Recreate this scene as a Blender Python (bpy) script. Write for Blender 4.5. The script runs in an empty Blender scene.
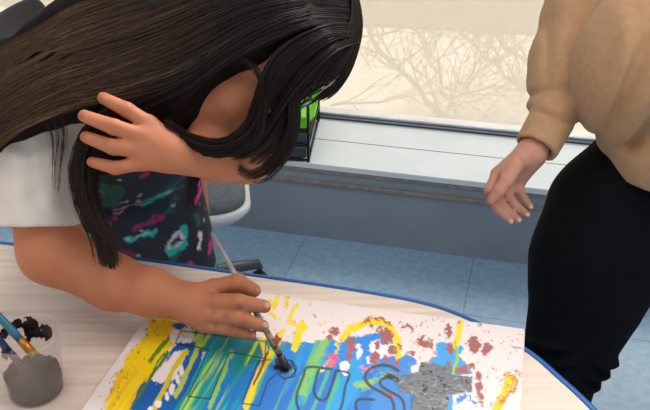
import bpy, bmesh, math, random
import numpy as np
random.seed(7); RNG = np.random.default_rng(11)
S = bpy.context.scene
C = S.collection

# ------------------------------------------------------------------ camera
F = 850.0; TH = math.radians(28.7); HC = 1.6
ct, st = math.cos(TH), math.sin(TH)
def P(px, py, d):
    x = (px-325)/F*d; v = (205-py)/F*d
    return np.array([x, d*ct+v*st, HC-d*st+v*ct])
def PZ(px, py, z):
    v = (205-py)/F
    return P(px, py, (HC-z)/(st-v*ct))
def project(p):
    rx, ry, rz = p[..., 0], p[..., 1], p[..., 2]-HC
    d = ry*ct-rz*st; u = ry*st+rz*ct
    return 325+F*rx/d, 205-F*u/d
cam = bpy.data.cameras.new('camera'); co = bpy.data.objects.new('camera', cam); C.objects.link(co)
cam.sensor_width = 36; cam.lens = 36*F/650; cam.clip_start = .02
co.location = (0, 0, HC); co.rotation_euler = (math.pi/2-TH, 0, 0)
S.camera = co

# ------------------------------------------------------------------ helpers
def srgb(r, g, b):
    f = lambda c: (c/255/12.92) if c/255 <= .04045 else ((c/255+.055)/1.055)**2.4
    return (f(r), f(g), f(b), 1)
def lin(a):
    a = np.asarray(a, float)/255
    return np.where(a <= .04045, a/12.92, ((a+.055)/1.055)**2.4)

def mat(name, col=(200, 200, 200), rough=.6, metal=0, noise=None, attr=None, bump=None, trans=0, coat=0, spec=.5, sss=0, mapscale=(1, 1, 1), rot=0, sheen=0):
    m = bpy.data.materials.new(name); m.use_nodes = True
    nt = m.node_tree; b = nt.nodes['Principled BSDF']
    b.inputs['Base Color'].default_value = srgb(*col)
    b.inputs['Roughness'].default_value = rough; b.inputs['Metallic'].default_value = metal
    b.inputs['Transmission Weight'].default_value = trans; b.inputs['Coat Weight'].default_value = coat
    b.inputs['Specular IOR Level'].default_value = spec
    b.inputs['Sheen Weight'].default_value = sheen
    if sss:
        b.inputs['Subsurface Weight'].default_value = sss; b.inputs['Subsurface Scale'].default_value = .01
        b.inputs['Subsurface Radius'].default_value = (1, .35, .2)
    tc = nt.nodes.new('ShaderNodeTexCoord'); mp = nt.nodes.new('ShaderNodeMapping')
    nt.links.new(tc.outputs['Object'], mp.inputs['Vector'])
    mp.inputs['Scale'].default_value = mapscale; mp.inputs['Rotation'].default_value = (0, 0, rot)
    src = None
    if attr:
        a = nt.nodes.new('ShaderNodeAttribute'); a.attribute_name = attr; src = a.outputs['Color']
    if noise:      # (scale, colour b, low, high, detail)
        n = nt.nodes.new('ShaderNodeTexNoise'); n.inputs['Scale'].default_value = noise[0]; n.inputs['Detail'].default_value = noise[4] if len(noise) > 4 else 4
        nt.links.new(mp.outputs['Vector'], n.inputs['Vector'])
        r = nt.nodes.new('ShaderNodeMapRange'); r.inputs['From Min'].default_value = noise[2]; r.inputs['From Max'].default_value = noise[3]
        nt.links.new(n.outputs['Fac'], r.inputs['Value'])
        x = nt.nodes.new('ShaderNodeMix'); x.data_type = 'RGBA'
        x.inputs[6].default_value = srgb(*col); x.inputs[7].default_value = srgb(*noise[1])
        if src: nt.links.new(src, x.inputs[6])
        nt.links.new(r.outputs['Result'], x.inputs[0]); src = x.outputs[2]
    if src: nt.links.new(src, b.inputs['Base Color'])
    if bump:       # (scale, strength, distance)
        n = nt.nodes.new('ShaderNodeTexNoise'); n.inputs['Scale'].default_value = bump[0]; n.inputs['Detail'].default_value = 6
        nt.links.new(mp.outputs['Vector'], n.inputs['Vector'])
        bp = nt.nodes.new('ShaderNodeBump'); bp.inputs['Strength'].default_value = bump[1]; bp.inputs['Distance'].default_value = bump[2]
        nt.links.new(n.outputs['Fac'], bp.inputs['Height']); nt.links.new(bp.outputs['Normal'], b.inputs['Normal'])
    return m

def mesh_np(name, v, f, m, parent=None, smooth=True, col=None):
    v = np.asarray(v, np.float32); f = np.asarray(f, np.int32)
    me = bpy.data.meshes.new(name)
    k = f.shape[1]
    me.vertices.add(len(v)); me.vertices.foreach_set('co', v.ravel())
    me.loops.add(f.size); me.loops.foreach_set('vertex_index', f.ravel())
    me.polygons.add(len(f)); me.polygons.foreach_set('loop_start', np.arange(0, f.size, k, dtype=np.int32))
    me.polygons.foreach_set('loop_total', np.full(len(f), k, np.int32))
    if smooth: me.polygons.foreach_set('use_smooth', np.ones(len(f), bool))
    me.update(calc_edges=True); me.validate()
    if col is not None:
        a = me.color_attributes.new('Col', 'FLOAT_COLOR', 'POINT')
        cc = np.ones((len(v), 4), np.float32); cc[:, :3] = col
        a.data.foreach_set('color', cc.ravel())
    me.materials.append(m)
    o = bpy.data.objects.new(name, me); C.objects.link(o)
    if parent: o.parent = parent
    return o

class MB:
    def __init__(s): s.bm = bmesh.new()
    def box(s, c, size, X=(1, 0, 0), Y=(0, 1, 0), Z=(0, 0, 1), bevel=0):
        X, Y, Z, c = map(lambda a: np.array(a, float), (X, Y, Z, c))
        vs = []
        for i in (-1, 1):
            for j in (-1, 1):
                for k in (-1, 1):
                    vs.append(s.bm.verts.new(c+X*i*size[0]/2+Y*j*size[1]/2+Z*k*size[2]/2))
        fs = [s.bm.faces.new([vs[q] for q in f]) for f in ((0, 1, 3, 2), (4, 6, 7, 5), (0, 4, 5, 1), (2, 3, 7, 6), (0, 2, 6, 4), (1, 5, 7, 3))]
        if bevel:
            es = list({e for f in fs for e in f.edges})
            bmesh.ops.bevel(s.bm, geom=es, offset=bevel, segments=3, affect='EDGES', profile=.5)
        return s
    def tube(s, pts, r, n=8, cap=True):
        pts = [np.array(p, float) for p in pts]; m = len(pts)
        rs = r if hasattr(r, '__len__') else [r]*m
        rings = []; up = None
        for i, p in enumerate(pts):
            t = pts[min(i+1, m-1)]-pts[max(i-1, 0)]; t = t/(np.linalg.norm(t)+1e-9)
            if up is None:
                up = np.array([0, 0, 1.]) if abs(t[2]) < .9 else np.array([1., 0, 0])
            a = np.cross(t, up); a /= np.linalg.norm(a)+1e-9; b = np.cross(a, t); up = b
            rings.append([s.bm.verts.new(p+rs[i]*(math.cos(q*2*math.pi/n)*a+math.sin(q*2*math.pi/n)*b)) for q in range(n)])
        for A, B in zip(rings, rings[1:]):
            for q in range(n): s.bm.faces.new([A[q], A[(q+1) % n], B[(q+1) % n], B[q]])
        if cap:
            s.bm.faces.new(rings[0][::-1]); s.bm.faces.new(rings[-1])
        return s
    def lathe(s, prof, n=40, o=(0, 0, 0), close=False):
        rings = []
        for r, z in prof:
            rings.append([s.bm.verts.new((o[0]+r*math.cos(q*2*math.pi/n), o[1]+r*math.sin(q*2*math.pi/n), o[2]+z)) for q in range(n)])
        for A, B in zip(rings, rings[1:]):
            for q in range(n): s.bm.faces.new([A[q], A[(q+1) % n], B[(q+1) % n], B[q]])
        if close:
            s.bm.faces.new(rings[0][::-1]); s.bm.faces.new(rings[-1])
        return s
    def prism(s, pts, z0, z1):
        a = [s.bm.verts.new((p[0], p[1], z0)) for p in pts]; b = [s.bm.verts.new((p[0], p[1], z1)) for p in pts]
        s.bm.faces.new(a[::-1]); s.bm.faces.new(b)
        for i in range(len(pts)): j = (i+1) % len(pts); s.bm.faces.new([a[i], a[j], b[j], b[i]])
        return s
    def build(s, name, m, parent=None, smooth=False):
        bmesh.ops.recalc_face_normals(s.bm, faces=s.bm.faces)
        me = bpy.data.meshes.new(name); s.bm.to_mesh(me); s.bm.free()
        me.materials.append(m)
        for p in me.polygons: p.use_smooth = smooth
        o = bpy.data.objects.new(name, me); C.objects.link(o)
        if parent: o.parent = parent
        return o
def empty(name, loc=(0, 0, 0)):
    o = bpy.data.objects.new(name, None); C.objects.link(o); o.location = loc
    return o
def tag(o, label=None, cat=None, group=None, kind=None):
    for k, v in (('label', label), ('category', cat), ('group', group), ('kind', kind)):
        if v: o[k] = v
    return o
def struct(o, label=None, cat=None): return tag(o, label, cat, kind='structure')
def rebase(root):      # keep world-space part meshes in place under an Empty that stands at the thing's base
    bpy.context.view_layer.update()
    inv = root.matrix_world.inverted()
    for ch in root.children: ch.matrix_parent_inverse = inv

def cr(pts, n):
    """Catmull-Rom through pts (m,k) -> (n,k)"""
    p = np.asarray(pts, float); m = len(p)
    t = np.linspace(0, m-1, n); i = np.clip(t.astype(int), 0, m-2); u = (t-i)[:, None]
    g = lambda j: p[np.clip(j, 0, m-1)]
    a, b, c, d = g(i-1), g(i), g(i+1), g(i+2)
    return .5*((2*b)+(-a+c)*u+(2*a-5*b+4*c-d)*u*u+(-a+3*b-3*c+d)*u**3)

# value noise in numpy
def _hash(ix, iy, seed):
    h = (ix.astype(np.int64)*374761393+iy.astype(np.int64)*668265263+seed*1442695041) & 0xffffffff
    h = ((h ^ (h >> 13))*1274126177) & 0xffffffff
    return ((h ^ (h >> 16)) & 0xffff)/65535.0
def vnoise(x, y, seed=0):
    ix, iy = np.floor(x), np.floor(y); fx, fy = x-ix, y-iy
    fx = fx*fx*(3-2*fx); fy = fy*fy*(3-2*fy)
    a, b = _hash(ix, iy, seed), _hash(ix+1, iy, seed); c, d = _hash(ix, iy+1, seed), _hash(ix+1, iy+1, seed)
    return (a*(1-fx)+b*fx)*(1-fy)+(c*(1-fx)+d*fx)*fy
def fbm(x, y, seed=0, o=3):
    s = 0; a = .5; t = 0
    for i in range(o): s = s+a*vnoise(x*2**i, y*2**i, seed+i*17); t += a; a *= .5
    return s/t

# ------------------------------------------------------------------ signed-distance modelling
class SDF:
    def __init__(s, lo, hi, h):
        s.lo = np.array(lo, float); s.h = h
        s.n = np.ceil((np.array(hi)-s.lo)/h).astype(int)+1
        s.v = np.full(s.n, 1.0, np.float32)
    def _sl(s, lo, hi):
        a = np.clip(np.floor((lo-s.lo)/s.h).astype(int), 0, s.n); b = np.clip(np.ceil((hi-s.lo)/s.h).astype(int)+1, 0, s.n)
        sl = tuple(slice(x, y) for x, y in zip(a, b))
        g = [(s.lo[i]+s.h*np.arange(a[i], b[i])).astype(np.float32) for i in range(3)]
        return sl, g[0][:, None, None], g[1][None, :, None], g[2][None, None, :]
    def _mix(s, sl, d, k, op):
        e = s.v[sl]
        if op == 'u':
            if k > 0:
                h = np.clip(.5+.5*(e-d)/k, 0, 1); s.v[sl] = e*(1-h)+d*h-k*h*(1-h)
            else: s.v[sl] = np.minimum(e, d)
        else:
            if k > 0:
                h = np.clip(.5-.5*(e+d)/k, 0, 1); s.v[sl] = e*(1-h)-d*h+k*h*(1-h)
            else: s.v[sl] = np.maximum(e, -d)
    def cone(s, a, b, ra, rb, k=.01, op='u'):
        a, b = np.array(a, float), np.array(b, float); pad = k+3*s.h
        sl, X, Y, Z = s._sl(np.minimum(a-ra, b-rb)-pad, np.maximum(a+ra, b+rb)+pad)
        if s.v[sl].size == 0: return s
        d = b-a; L = max(float(d@d), 1e-9)
        t = np.clip(((X-a[0])*d[0]+(Y-a[1])*d[1]+(Z-a[2])*d[2])/L, 0, 1)
        D = np.sqrt((X-a[0]-t*d[0])**2+(Y-a[1]-t*d[1])**2+(Z-a[2]-t*d[2])**2)-(ra+t*(rb-ra))
        s._mix(sl, D, k, op); return s
    def chain(s, pts, rs, k=.01, op='u'):
        for i in range(len(pts)-1): s.cone(pts[i], pts[i+1], rs[i], rs[i+1], k, op)
        return s
    def ell(s, c, r, R=None, k=.01, op='u'):
        c = np.array(c, float); r = np.array(r, float); R = np.eye(3) if R is None else np.array(R, float)
        m = r.max()+k+3*s.h
        sl, X, Y, Z = s._sl(c-m, c+m)
        if s.v[sl].size == 0: return s
        x, y, z = X-c[0], Y-c[1], Z-c[2]
        q = [(x*R[i, 0]+y*R[i, 1]+z*R[i, 2])/r[i] for i in range(3)]
        k0 = np.sqrt(q[0]**2+q[1]**2+q[2]**2)
        k1 = np.sqrt((q[0]/r[0])**2+(q[1]/r[1])**2+(q[2]/r[2])**2)+1e-6
        D = k0*(k0-1)/k1
        s._mix(sl, D, k, op); return s
    def plane(s, p, n):     # keep the side the normal points away from
        p, n = np.array(p, float), np.array(n, float); n /= np.linalg.norm(n)
        sl, X, Y, Z = s._sl(s.lo, s.lo+s.h*(s.n-1))
        s.v = np.maximum(s.v, ((X-p[0])*n[0]+(Y-p[1])*n[1]+(Z-p[2])*n[2]).astype(np.float32)); return s
    def fold(s, pts, h, w, front=None):   # raise (h>0) or crease (h<0) cloth along a path, w in metres
        q = cr([P(*p) for p in pts], 5*len(pts)); m = w*2.2
        pd = np.array([m, .26, .16])
        sl, X, Y, Z = s._sl(q.min(0)-pd, q.max(0)+pd)
        best = np.full(np.broadcast(X, Y, Z).shape, 1e9, np.float32); tt = np.zeros_like(best)
        for i, (a, b) in enumerate(zip(q, q[1:])):
            d = b-a; dn = d/(np.linalg.norm(d)+1e-9); n = np.array([0, ct, -st])      # fold runs through the cloth away from the camera side
            e1 = d-n*(d@n); L = e1@e1+1e-12
            rx, ry, rz = X-a[0], Y-a[1], Z-a[2]
            t_ = np.clip((rx*e1[0]+ry*e1[1]+rz*e1[2])/L, 0, 1)
            ex, ey, ez = rx-t_*e1[0], ry-t_*e1[1], rz-t_*e1[2]
            k = ex*n[0]+ey*n[1]+ez*n[2]
            dd = np.sqrt(np.maximum(ex*ex+ey*ey+ez*ez-k*k, 0))
            mk = dd < best; best = np.where(mk, dd, best); tt = np.where(mk, (i+t_)/(len(q)-1), tt)
        s.v[sl] -= (h*np.exp(-(best/w)**2)*np.clip(np.sin(np.pi*(.08+.84*tt)), 0, 1)**.6).astype(np.float32)
        return s
    def mesh(s):
        v = s.v; ins = v < 0
        v[0], v[-1], v[:, 0], v[:, -1], v[:, :, 0], v[:, :, -1] = (abs(v[0])+1e-3, abs(v[-1])+1e-3, abs(v[:, 0])+1e-3, abs(v[:, -1])+1e-3, abs(v[:, :, 0])+1e-3, abs(v[:, :, -1])+1e-3)
        ins = v < 0
        cnt = np.zeros(np.array(v.shape)-1, np.uint8)
        n0, n1, n2 = cnt.shape
        cs = [(i, j, k) for i in (0, 1) for j in (0, 1) for k in (0, 1)]
        for i, j, k in cs: cnt += ins[i:i+n0, j:j+n1, k:k+n2]
        act = (cnt > 0) & (cnt < 8)
        ai = np.argwhere(act)
        idx = np.full(cnt.shape, -1, np.int32); idx[act] = np.arange(len(ai))
        acc = np.zeros((len(ai), 3)); num = np.zeros(len(ai))
        val = {c: v[ai[:, 0]+c[0], ai[:, 1]+c[1], ai[:, 2]+c[2]] for c in cs}
        for c in cs:
            for ax in range(3):
                if c[ax] == 0:
                    d = list(c); d[ax] = 1; d = tuple(d)
                    p, q = val[c], val[d]; mk = (p < 0) != (q < 0)
                    t = np.where(mk, p/np.where(mk, p-q, 1), 0)
                    pos = np.tile(np.array(c, float), (len(ai), 1)); pos[:, ax] += t
                    acc += pos*mk[:, None]; num += mk
        V = s.lo+s.h*(ai+acc/num[:, None])
        Fs = []
        for ax in range(3):
            b, c = [(1, 2), (2, 0), (0, 1)][ax]
            A = [slice(None)]*3; B = [slice(None)]*3
            A[ax] = slice(0, -1); B[ax] = slice(1, None)
            for o in (b, c): A[o] = slice(1, -1); B[o] = slice(1, -1)
            p, q = ins[tuple(A)], ins[tuple(B)]
            e = np.argwhere(p != q); flip = ~p[tuple(e.T)]
            e[:, b] += 1; e[:, c] += 1
            def g(db, dc):
                w = e.copy(); w[:, b] -= db; w[:, c] -= dc
                return idx[w[:, 0], w[:, 1], w[:, 2]]
            qd = np.stack([g(1, 1), g(0, 1), g(0, 0), g(1, 0)], 1)
            qd[flip] = qd[flip][:, ::-1]
            Fs.append(qd)
        return V, np.concatenate(Fs)

def smooth_np(V, Fq, it=1, lam=.5):
    e = np.concatenate([Fq[:, [0, 1]], Fq[:, [1, 2]], Fq[:, [2, 3]], Fq[:, [3, 0]]])
    V = V.copy()
    deg = np.bincount(e[:, 0], minlength=len(V))+np.bincount(e[:, 1], minlength=len(V))
    for _ in range(it):
        A = np.zeros_like(V)
        for a in range(3):
            A[:, a] = np.bincount(e[:, 0], V[e[:, 1], a], len(V))+np.bincount(e[:, 1], V[e[:, 0], a], len(V))
        V += lam*(A/np.maximum(deg, 1)[:, None]-V)
    return V

# ------------------------------------------------------------------ materials
M = {}
M['skin'] = mat('skin', (196, 138, 110), .55, attr='Col', sss=.12, bump=(220, .12, .002), spec=.35)
M['table_wood'] = mat('table_laminate', (230, 210, 194), .38, noise=(3.0, (206, 184, 168), .42, .75, 6), mapscale=(1.2, 26, 1), rot=.2, spec=.4)
M['blue_edge'] = mat('blue_edge_band', (22, 84, 150), .35, noise=(8, (30, 98, 165), .3, .7))
M['floor'] = mat('blue_vinyl_floor', (132, 166, 192), .42, noise=(38, (152, 184, 208), .35, .7, 8), spec=.4)
M['sill'] = mat('white_painted_sill', (222, 231, 235), .4, noise=(6, (214, 224, 229), .4, .7))
M['panel'] = mat('grey_wall_panel', (140, 150, 158), .5, noise=(5, (132, 142, 150), .4, .7))
M['ochre'] = mat('ochre_strip', (150, 136, 124), .6, noise=(12, (126, 120, 116), .4, .65), mapscale=(3, 3, 1))
M['alu'] = mat('aluminium_window_rail', (176, 186, 198), .35, metal=.4, noise=(20, (150, 160, 175), .4, .7))
M['dark_gasket'] = mat('dark_gasket', (62, 68, 76), .6, noise=(20, (80, 84, 90), .4, .7))
M['wall'] = mat('white_wall_paint', (222, 222, 220), .7, noise=(4, (214, 214, 212), .4, .7))
M['black_metal'] = mat('black_wire', (18, 18, 20), .4, metal=.3, noise=(30, (30, 30, 32), .4, .7))
M['green'] = mat('lime_green_plastic', (122, 214, 24), .35, noise=(8, (108, 200, 20), .4, .7))
M['grey_tray'] = mat('grey_plastic_tray', (92, 98, 104), .45, noise=(10, (72, 78, 84), .4, .7))
M['tshirt'] = mat('white_cotton', (220, 208, 197), .85, noise=(30, (212, 200, 189), .4, .7), bump=(14, .35, .012), sheen=.1)
M['apron'] = mat('dark_patterned_apron', (24, 24, 36), .6, attr='Col', bump=(16, .3, .01))
M['sweat'] = mat('beige_sweatshirt_fleece', (188, 146, 106), .9, noise=(60, (180, 138, 99), .4, .7), bump=(420, .25, .002), sheen=.1)
M['leggings'] = mat('black_leggings', (7, 8, 12), .85, noise=(30, (10, 11, 16), .4, .7), bump=(150, .2, .002), spec=.12)
M['hair'] = mat('dark_brown_hair', (40, 27, 20), .5, attr='Col', spec=.25)
M['hair_under'] = mat('hair_undercoat', (26, 18, 14), .7, noise=(60, (16, 11, 9), .4, .7), spec=.15)
M['canvas'] = mat('painted_canvas_face', (240, 230, 228), .5, attr='Col', bump=(700, .2, .001), spec=.4)
M['canvas_side'] = mat('white_canvas_edge', (232, 218, 212), .8, noise=(60, (222, 208, 202), .4, .7))
M['brush_silver'] = mat('silver_grey_lacquer', (176, 172, 170), .35, noise=(40, (136, 132, 132), .4, .7))
M['brush_wood'] = mat('worn_paint_stained_wood', (150, 118, 84), .6, noise=(90, (52, 44, 38), .42, .6))
M['black_paint'] = mat('wet_black_paint', (14, 14, 16), .22, noise=(25, (28, 28, 30), .4, .7), bump=(60, .4, .003))
M['ferrule'] = mat('copper_ferrule', (206, 138, 44), .3, metal=.6, noise=(60, (150, 90, 30), .45, .7))
M['teal_handle'] = mat('teal_blue_lacquer', (46, 112, 138), .35, noise=(30, (30, 88, 116), .4, .7))
M['navy_handle'] = mat('navy_blue_lacquer', (26, 40, 92), .35, noise=(30, (18, 26, 60), .4, .7))
M['dark_handle'] = mat('dark_grey_lacquer', (44, 46, 54), .4, noise=(30, (30, 30, 36), .4, .7))
M['chair_plastic'] = mat('dark_grey_chair_plastic', (66, 74, 80), .45, noise=(20, (56, 64, 70), .4, .7))
M['chair_shell'] = mat('pale_grey_shell', (206, 210, 212), .4, noise=(12, (192, 196, 200), .4, .7))
M['chair_pad'] = mat('black_chair_fabric', (16, 18, 22), .6, noise=(60, (26, 28, 33), .4, .7), bump=(80, .3, .003))
M['chair_seat'] = mat('grey_chair_seat_fabric', (92, 98, 106), .8, noise=(60, (78, 84, 92), .4, .7))
M['snow'] = mat('snow', (216, 210, 198), .9, noise=(1.2, (206, 200, 188), .4, .7))
M['asphalt'] = mat('brown_verge', (86, 76, 64), .9, noise=(2.5, (66, 58, 50), .4, .65))
M['branch'] = mat('pale_bark', (186, 168, 144), .8, noise=(40, (150, 130, 110), .4, .7))
M['eye'] = mat('eye_white', (230, 225, 220), .2, noise=(30, (220, 214, 208), .4, .7))
M['frame'] = mat('dark_glasses_frame', (40, 40, 46), .3, noise=(40, (60, 60, 66), .4, .7))
M['shoe'] = mat('white_shoe', (205, 205, 205), .6, noise=(30, (190, 190, 190), .4, .7))

def translucent_mat(name, col, t_transparent, t_trans, rough=.3, noise=None):
    m = bpy.data.materials.new(name); m.use_nodes = True; nt = m.node_tree
    nt.nodes.remove(nt.nodes['Principled BSDF']); out = nt.nodes['Material Output']
    d = nt.nodes.new('ShaderNodeBsdfDiffuse'); t = nt.nodes.new('ShaderNodeBsdfTranslucent'); x = nt.nodes.new('ShaderNodeBsdfTransparent')
    d.inputs['Color'].default_value = srgb(*col); t.inputs['Color'].default_value = srgb(*col)
    m1 = nt.nodes.new('ShaderNodeMixShader'); m1.inputs[0].default_value = t_trans
    nt.links.new(d.outputs[0], m1.inputs[1]); nt.links.new(t.outputs[0], m1.inputs[2])
    m2 = nt.nodes.new('ShaderNodeMixShader'); m2.inputs[0].default_value = t_transparent
    nt.links.new(m1.outputs[0], m2.inputs[1]); nt.links.new(x.outputs[0], m2.inputs[2])
    if noise:
        tc = nt.nodes.new('ShaderNodeTexCoord'); w = nt.nodes.new('ShaderNodeTexVoronoi'); w.inputs['Scale'].default_value = noise
        w.inputs['Randomness'].default_value = .15
        nt.links.new(tc.outputs['Object'], w.inputs['Vector'])
        r = nt.nodes.new('ShaderNodeMapRange'); r.inputs['From Min'].default_value = .15; r.inputs['From Max'].default_value = .6
        r.inputs['To Min'].default_value = t_transparent+.18; r.inputs['To Max'].default_value = t_transparent-.12
        nt.links.new(w.outputs['Distance'], r.inputs['Value']); nt.links.new(r.outputs['Result'], m2.inputs[0])
    g = nt.nodes.new('ShaderNodeBsdfGlossy'); g.inputs['Roughness'].default_value = rough
    m3 = nt.nodes.new('ShaderNodeMixShader'); m3.inputs[0].default_value = .04
    nt.links.new(m2.outputs[0], m3.inputs[1]); nt.links.new(g.outputs[0], m3.inputs[2])
    nt.links.new(m3.outputs[0], out.inputs['Surface'])
    return m
M['blind'] = translucent_mat('perforated_cream_blind', (236, 224, 206), .55, .62, .6)
M['cup'] = translucent_mat('cloudy_plastic', (222, 206, 196), .88, .4, .25)
M['glass'] = translucent_mat('clear_glass', (240, 245, 245), .95, .5, .02)
M['lens'] = translucent_mat('spectacle_lens', (225, 230, 238), .2, .3, .05)  # pale, mostly opaque colour stands in for light reflected off the lenses

# ------------------------------------------------------------------ wall frame
A_ = np.array([.969, -.247, 0]); A_ /= np.linalg.norm(A_); B_ = np.array([-A_[1], A_[0], 0]); Z_ = np.array([0, 0, 1.])
W0 = np.array([.189, 2.622, 0])
def W(s, t, z): return W0+s*A_+t*B_+z*Z_
def wbox(mb, s0, s1, t0, t1, z0, z1, bevel=0): return mb.box(W((s0+s1)/2, (t0+t1)/2, (z0+z1)/2), (s1-s0, t1-t0, z1-z0), A_, B_, Z_, bevel)
SL, SR = -2.6, 3.2

# floor with tile seams cut as shallow grooves in the material
def floor_mat():
    m = M['floor']; nt = m.node_tree; b = nt.nodes['Principled BSDF']
    src = b.inputs['Base Color'].links[0].from_socket
    tc = nt.nodes.new('ShaderNodeTexCoord'); mp = nt.nodes.new('ShaderNodeMapping'); mp.inputs['Rotation'].default_value = (0, 0, .25); mp.inputs['Location'].default_value = (.12, .2, 0)
    br = nt.nodes.new('ShaderNodeTexBrick'); br.offset = 0; br.inputs['Scale'].default_value = 1
    br.inputs['Brick Width'].default_value = .61; br.inputs['Row Height'].default_value = .61; br.inputs['Mortar Size'].default_value = .0025
    br.inputs['Color1'].default_value = br.inputs['Color2'].default_value = (1, 1, 1, 1); br.inputs['Mortar'].default_value = (.6, .64, .7, 1)
    nt.links.new(tc.outputs['Object'], mp.inputs['Vector']); nt.links.new(mp.outputs['Vector'], br.inputs['Vector'])
    x = nt.nodes.new('ShaderNodeMix'); x.data_type = 'RGBA'; x.blend_type = 'MULTIPLY'; x.inputs[0].default_value = 1
    nt.links.new(src, x.inputs[6]); nt.links.new(br.outputs['Color'], x.inputs[7]); nt.links.new(x.outputs[2], b.inputs['Base Color'])
floor_mat()
mb = MB(); mb.prism([W(SL, 0.02, 0)[:2], W(-2.4, -4.0, 0)[:2], W(SR, -4.0, 0)[:2], W(SR, .02, 0)[:2]], -.05, 0)
struct(mb.build('floor', M['floor']), 'blue grey vinyl floor under the table', 'floor')
# window wall: low panel, deep sill, window with rail, wall above
mb = MB(); wbox(mb, SL, SR, 0, .45, 0, .278)
wall = struct(mb.build('wall_back', M['panel']), 'low grey blue panelled wall below the window sill', 'wall')
mb = MB(); wbox(mb, SL, SR, -.004, .40, .278, .30, .003); wbox(mb, SL, SR, .40, .5, .26, .3)
sill = struct(mb.build('trim_1', M['sill']), 'deep white window sill with a fine seam', 'window sill')
mb = MB(); wbox(mb, SL, SR, .2, .2035, .3, .3006); mb.build('sill_seam', M['dark_gasket'], sill)
mb = MB(); wbox(mb, SL, SR, -.006, 0, .268, .2775); struct(mb.build('trim_2', M['ochre']), 'thin brownish strip under the sill edge', 'trim')
mb = MB(); wbox(mb, SL, SR, -.012, 0, .222, .235, .002); struct(mb.build('trim_3', M['ochre']), 'brownish rail running along the grey panel', 'trim')
mb = MB(); wbox(mb, SL, SR, .015, .46, 1.75, 2.75)
struct(mb.build('wall_back_upper', M['wall']), 'white wall above the window', 'wall')
win = struct(empty('window_1', W(0, .41, .3)), 'wide low window behind the cream blind', 'window')
mb = MB(); wbox(mb, SL, SR, .398, .46, .3, .324, .003); mb.build('window_frame', M['alu'], win)
mb = MB(); wbox(mb, SL, SR, .394, .398, .3, .305); wbox(mb, SL, SR, .394, .398, .314, .317); mb.build('gasket', M['dark_gasket'], win)
mb = MB(); wbox(mb, SL, SR, .398, .46, 1.70, 1.75); mb.build('head_rail', M['alu'], win)
for s_ in (SL+.03, 1.95, SR-.03):
    mb = MB(); wbox(mb, s_-.03, s_+.03, .425, .46, .335, 1.70); mb.build('mullion', M['alu'], win)
mb = MB(); wbox(mb, SL, SR, .438, .444, .335, 1.70); mb.build('glass_pane', M['glass'], win)
rebase(win)
bl = empty('roller_blind', W(0, .40, 1.68))
mb = MB(); wbox(mb, SL+.05, SR-.05, .405, .4065, .3245, 1.68); mb.build('blind_fabric', M['blind'], bl)
mb = MB(); mb.tube([W(SL+.05, .41, 1.69), W(SR-.05, .41, 1.69)], .022, 12); mb.build('roller_tube', M['alu'], bl, True)
rebase(bl)
tag(bl, 'cream perforated roller blind drawn over the window with branches showing through', 'blind')
# outdoors
GZ = -.25
mb = MB(); mb.prism([W(-7, .5, 0)[:2], W(7, .5, 0)[:2], W(7, 3.75, 0)[:2], W(-7, 3.2, 0)[:2]], GZ-.1, GZ)
struct(mb.build('ground', M['snow']), 'snow covered ground outside the window', 'ground')
mb = MB(); mb.prism([W(-20, 2.17, 0)[:2], W(20, 4.77, 0)[:2], W(20, 22, 0)[:2], W(-20, 22, 0)[:2]], GZ-.15, GZ+.02)
struct(mb.build('ground_verge', M['asphalt']), 'brown bare ground beyond the snow outside', 'ground')

# bare shrub outside the window
mb = MB()
def twig(p, d, L, r, lvl):
    n = 6; pts = [np.array(p)]; dd = np.array(d, float)
    for i in range(n):
        dd = dd+RNG.normal(0, .13, 3); dd /= np.linalg.norm(dd); pts.append(pts[-1]+dd*L/n)
    mb.tube(pts, list(np.linspace(r, r*.45, n+1)), 5)
    if lvl > 0:
        for j in range(RNG.integers(3, 6)):
            i = RNG.integers(1, n); q = dd+RNG.normal(0, .75, 3); q[1] *= .4; q /= np.linalg.norm(q)
            twig(pts[i], q, L*RNG.uniform(.45, .75), r*.55, lvl-1)
stems = [([(452, 132, 4.75), (428, 100, 4.70), (392, 60, 4.65), (368, 28, 4.6), (340, -12, 4.55)], .020),
         ([(470, 136, 4.8), (448, 100, 4.75), (432, 60, 4.7), (405, 20, 4.65), (380, -10, 4.6)], .012),
         ([(560, 110, 4.7), (515, 82, 4.7), (480, 50, 4.7), (440, 15, 4.7), (420, -15, 4.7)], .014),
         ([(590, 118, 4.7), (520, 60, 4.7), (482, 25, 4.75), (455, -15, 4.8)], .010),
         ([(440, 120, 4.7), (470, 80, 4.7), (490, 40, 4.75), (520, -10, 4.8)], .009),
         ([(330, 105, 4.6), (400, 98, 4.6), (470, 88, 4.65), (530, 90, 4.7)], .008),
         ([(420, 125, 4.65), (470, 100, 4.65), (520, 88, 4.7), (580, 70, 4.7)], .008),
         ([(360, 40, 4.8), (430, 22, 4.8), (490, 18, 4.8), (560, -5, 4.8)], .008),
         ([(480, -10, 4.9), (500, 15, 4.9), (545, 30, 4.9)], .008)]
for pts, r in stems:
    q = cr([P(*p) for p in pts], 14); q[:, :] += RNG.normal(0, .012, q.shape)
    mb.tube(q, list(np.linspace(r, r*.5, 14)), 6)
    for i in range(1, 14):
        t = q[min(i+1, 13)]-q[i-1]; t /= np.linalg.norm(t)
        e = t+RNG.normal(0, .8, 3)*np.array([1, .4, 1]); e /= np.linalg.norm(e)
        twig(q[i], e, RNG.uniform(.22, .5), max(r*.42, .0048), 2 if i % 3 == 0 else 1)
tag(mb.build('shrub', M['branch'], None, True), 'bare leafless shrub branches in snow outside the window', 'shrub')

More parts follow.
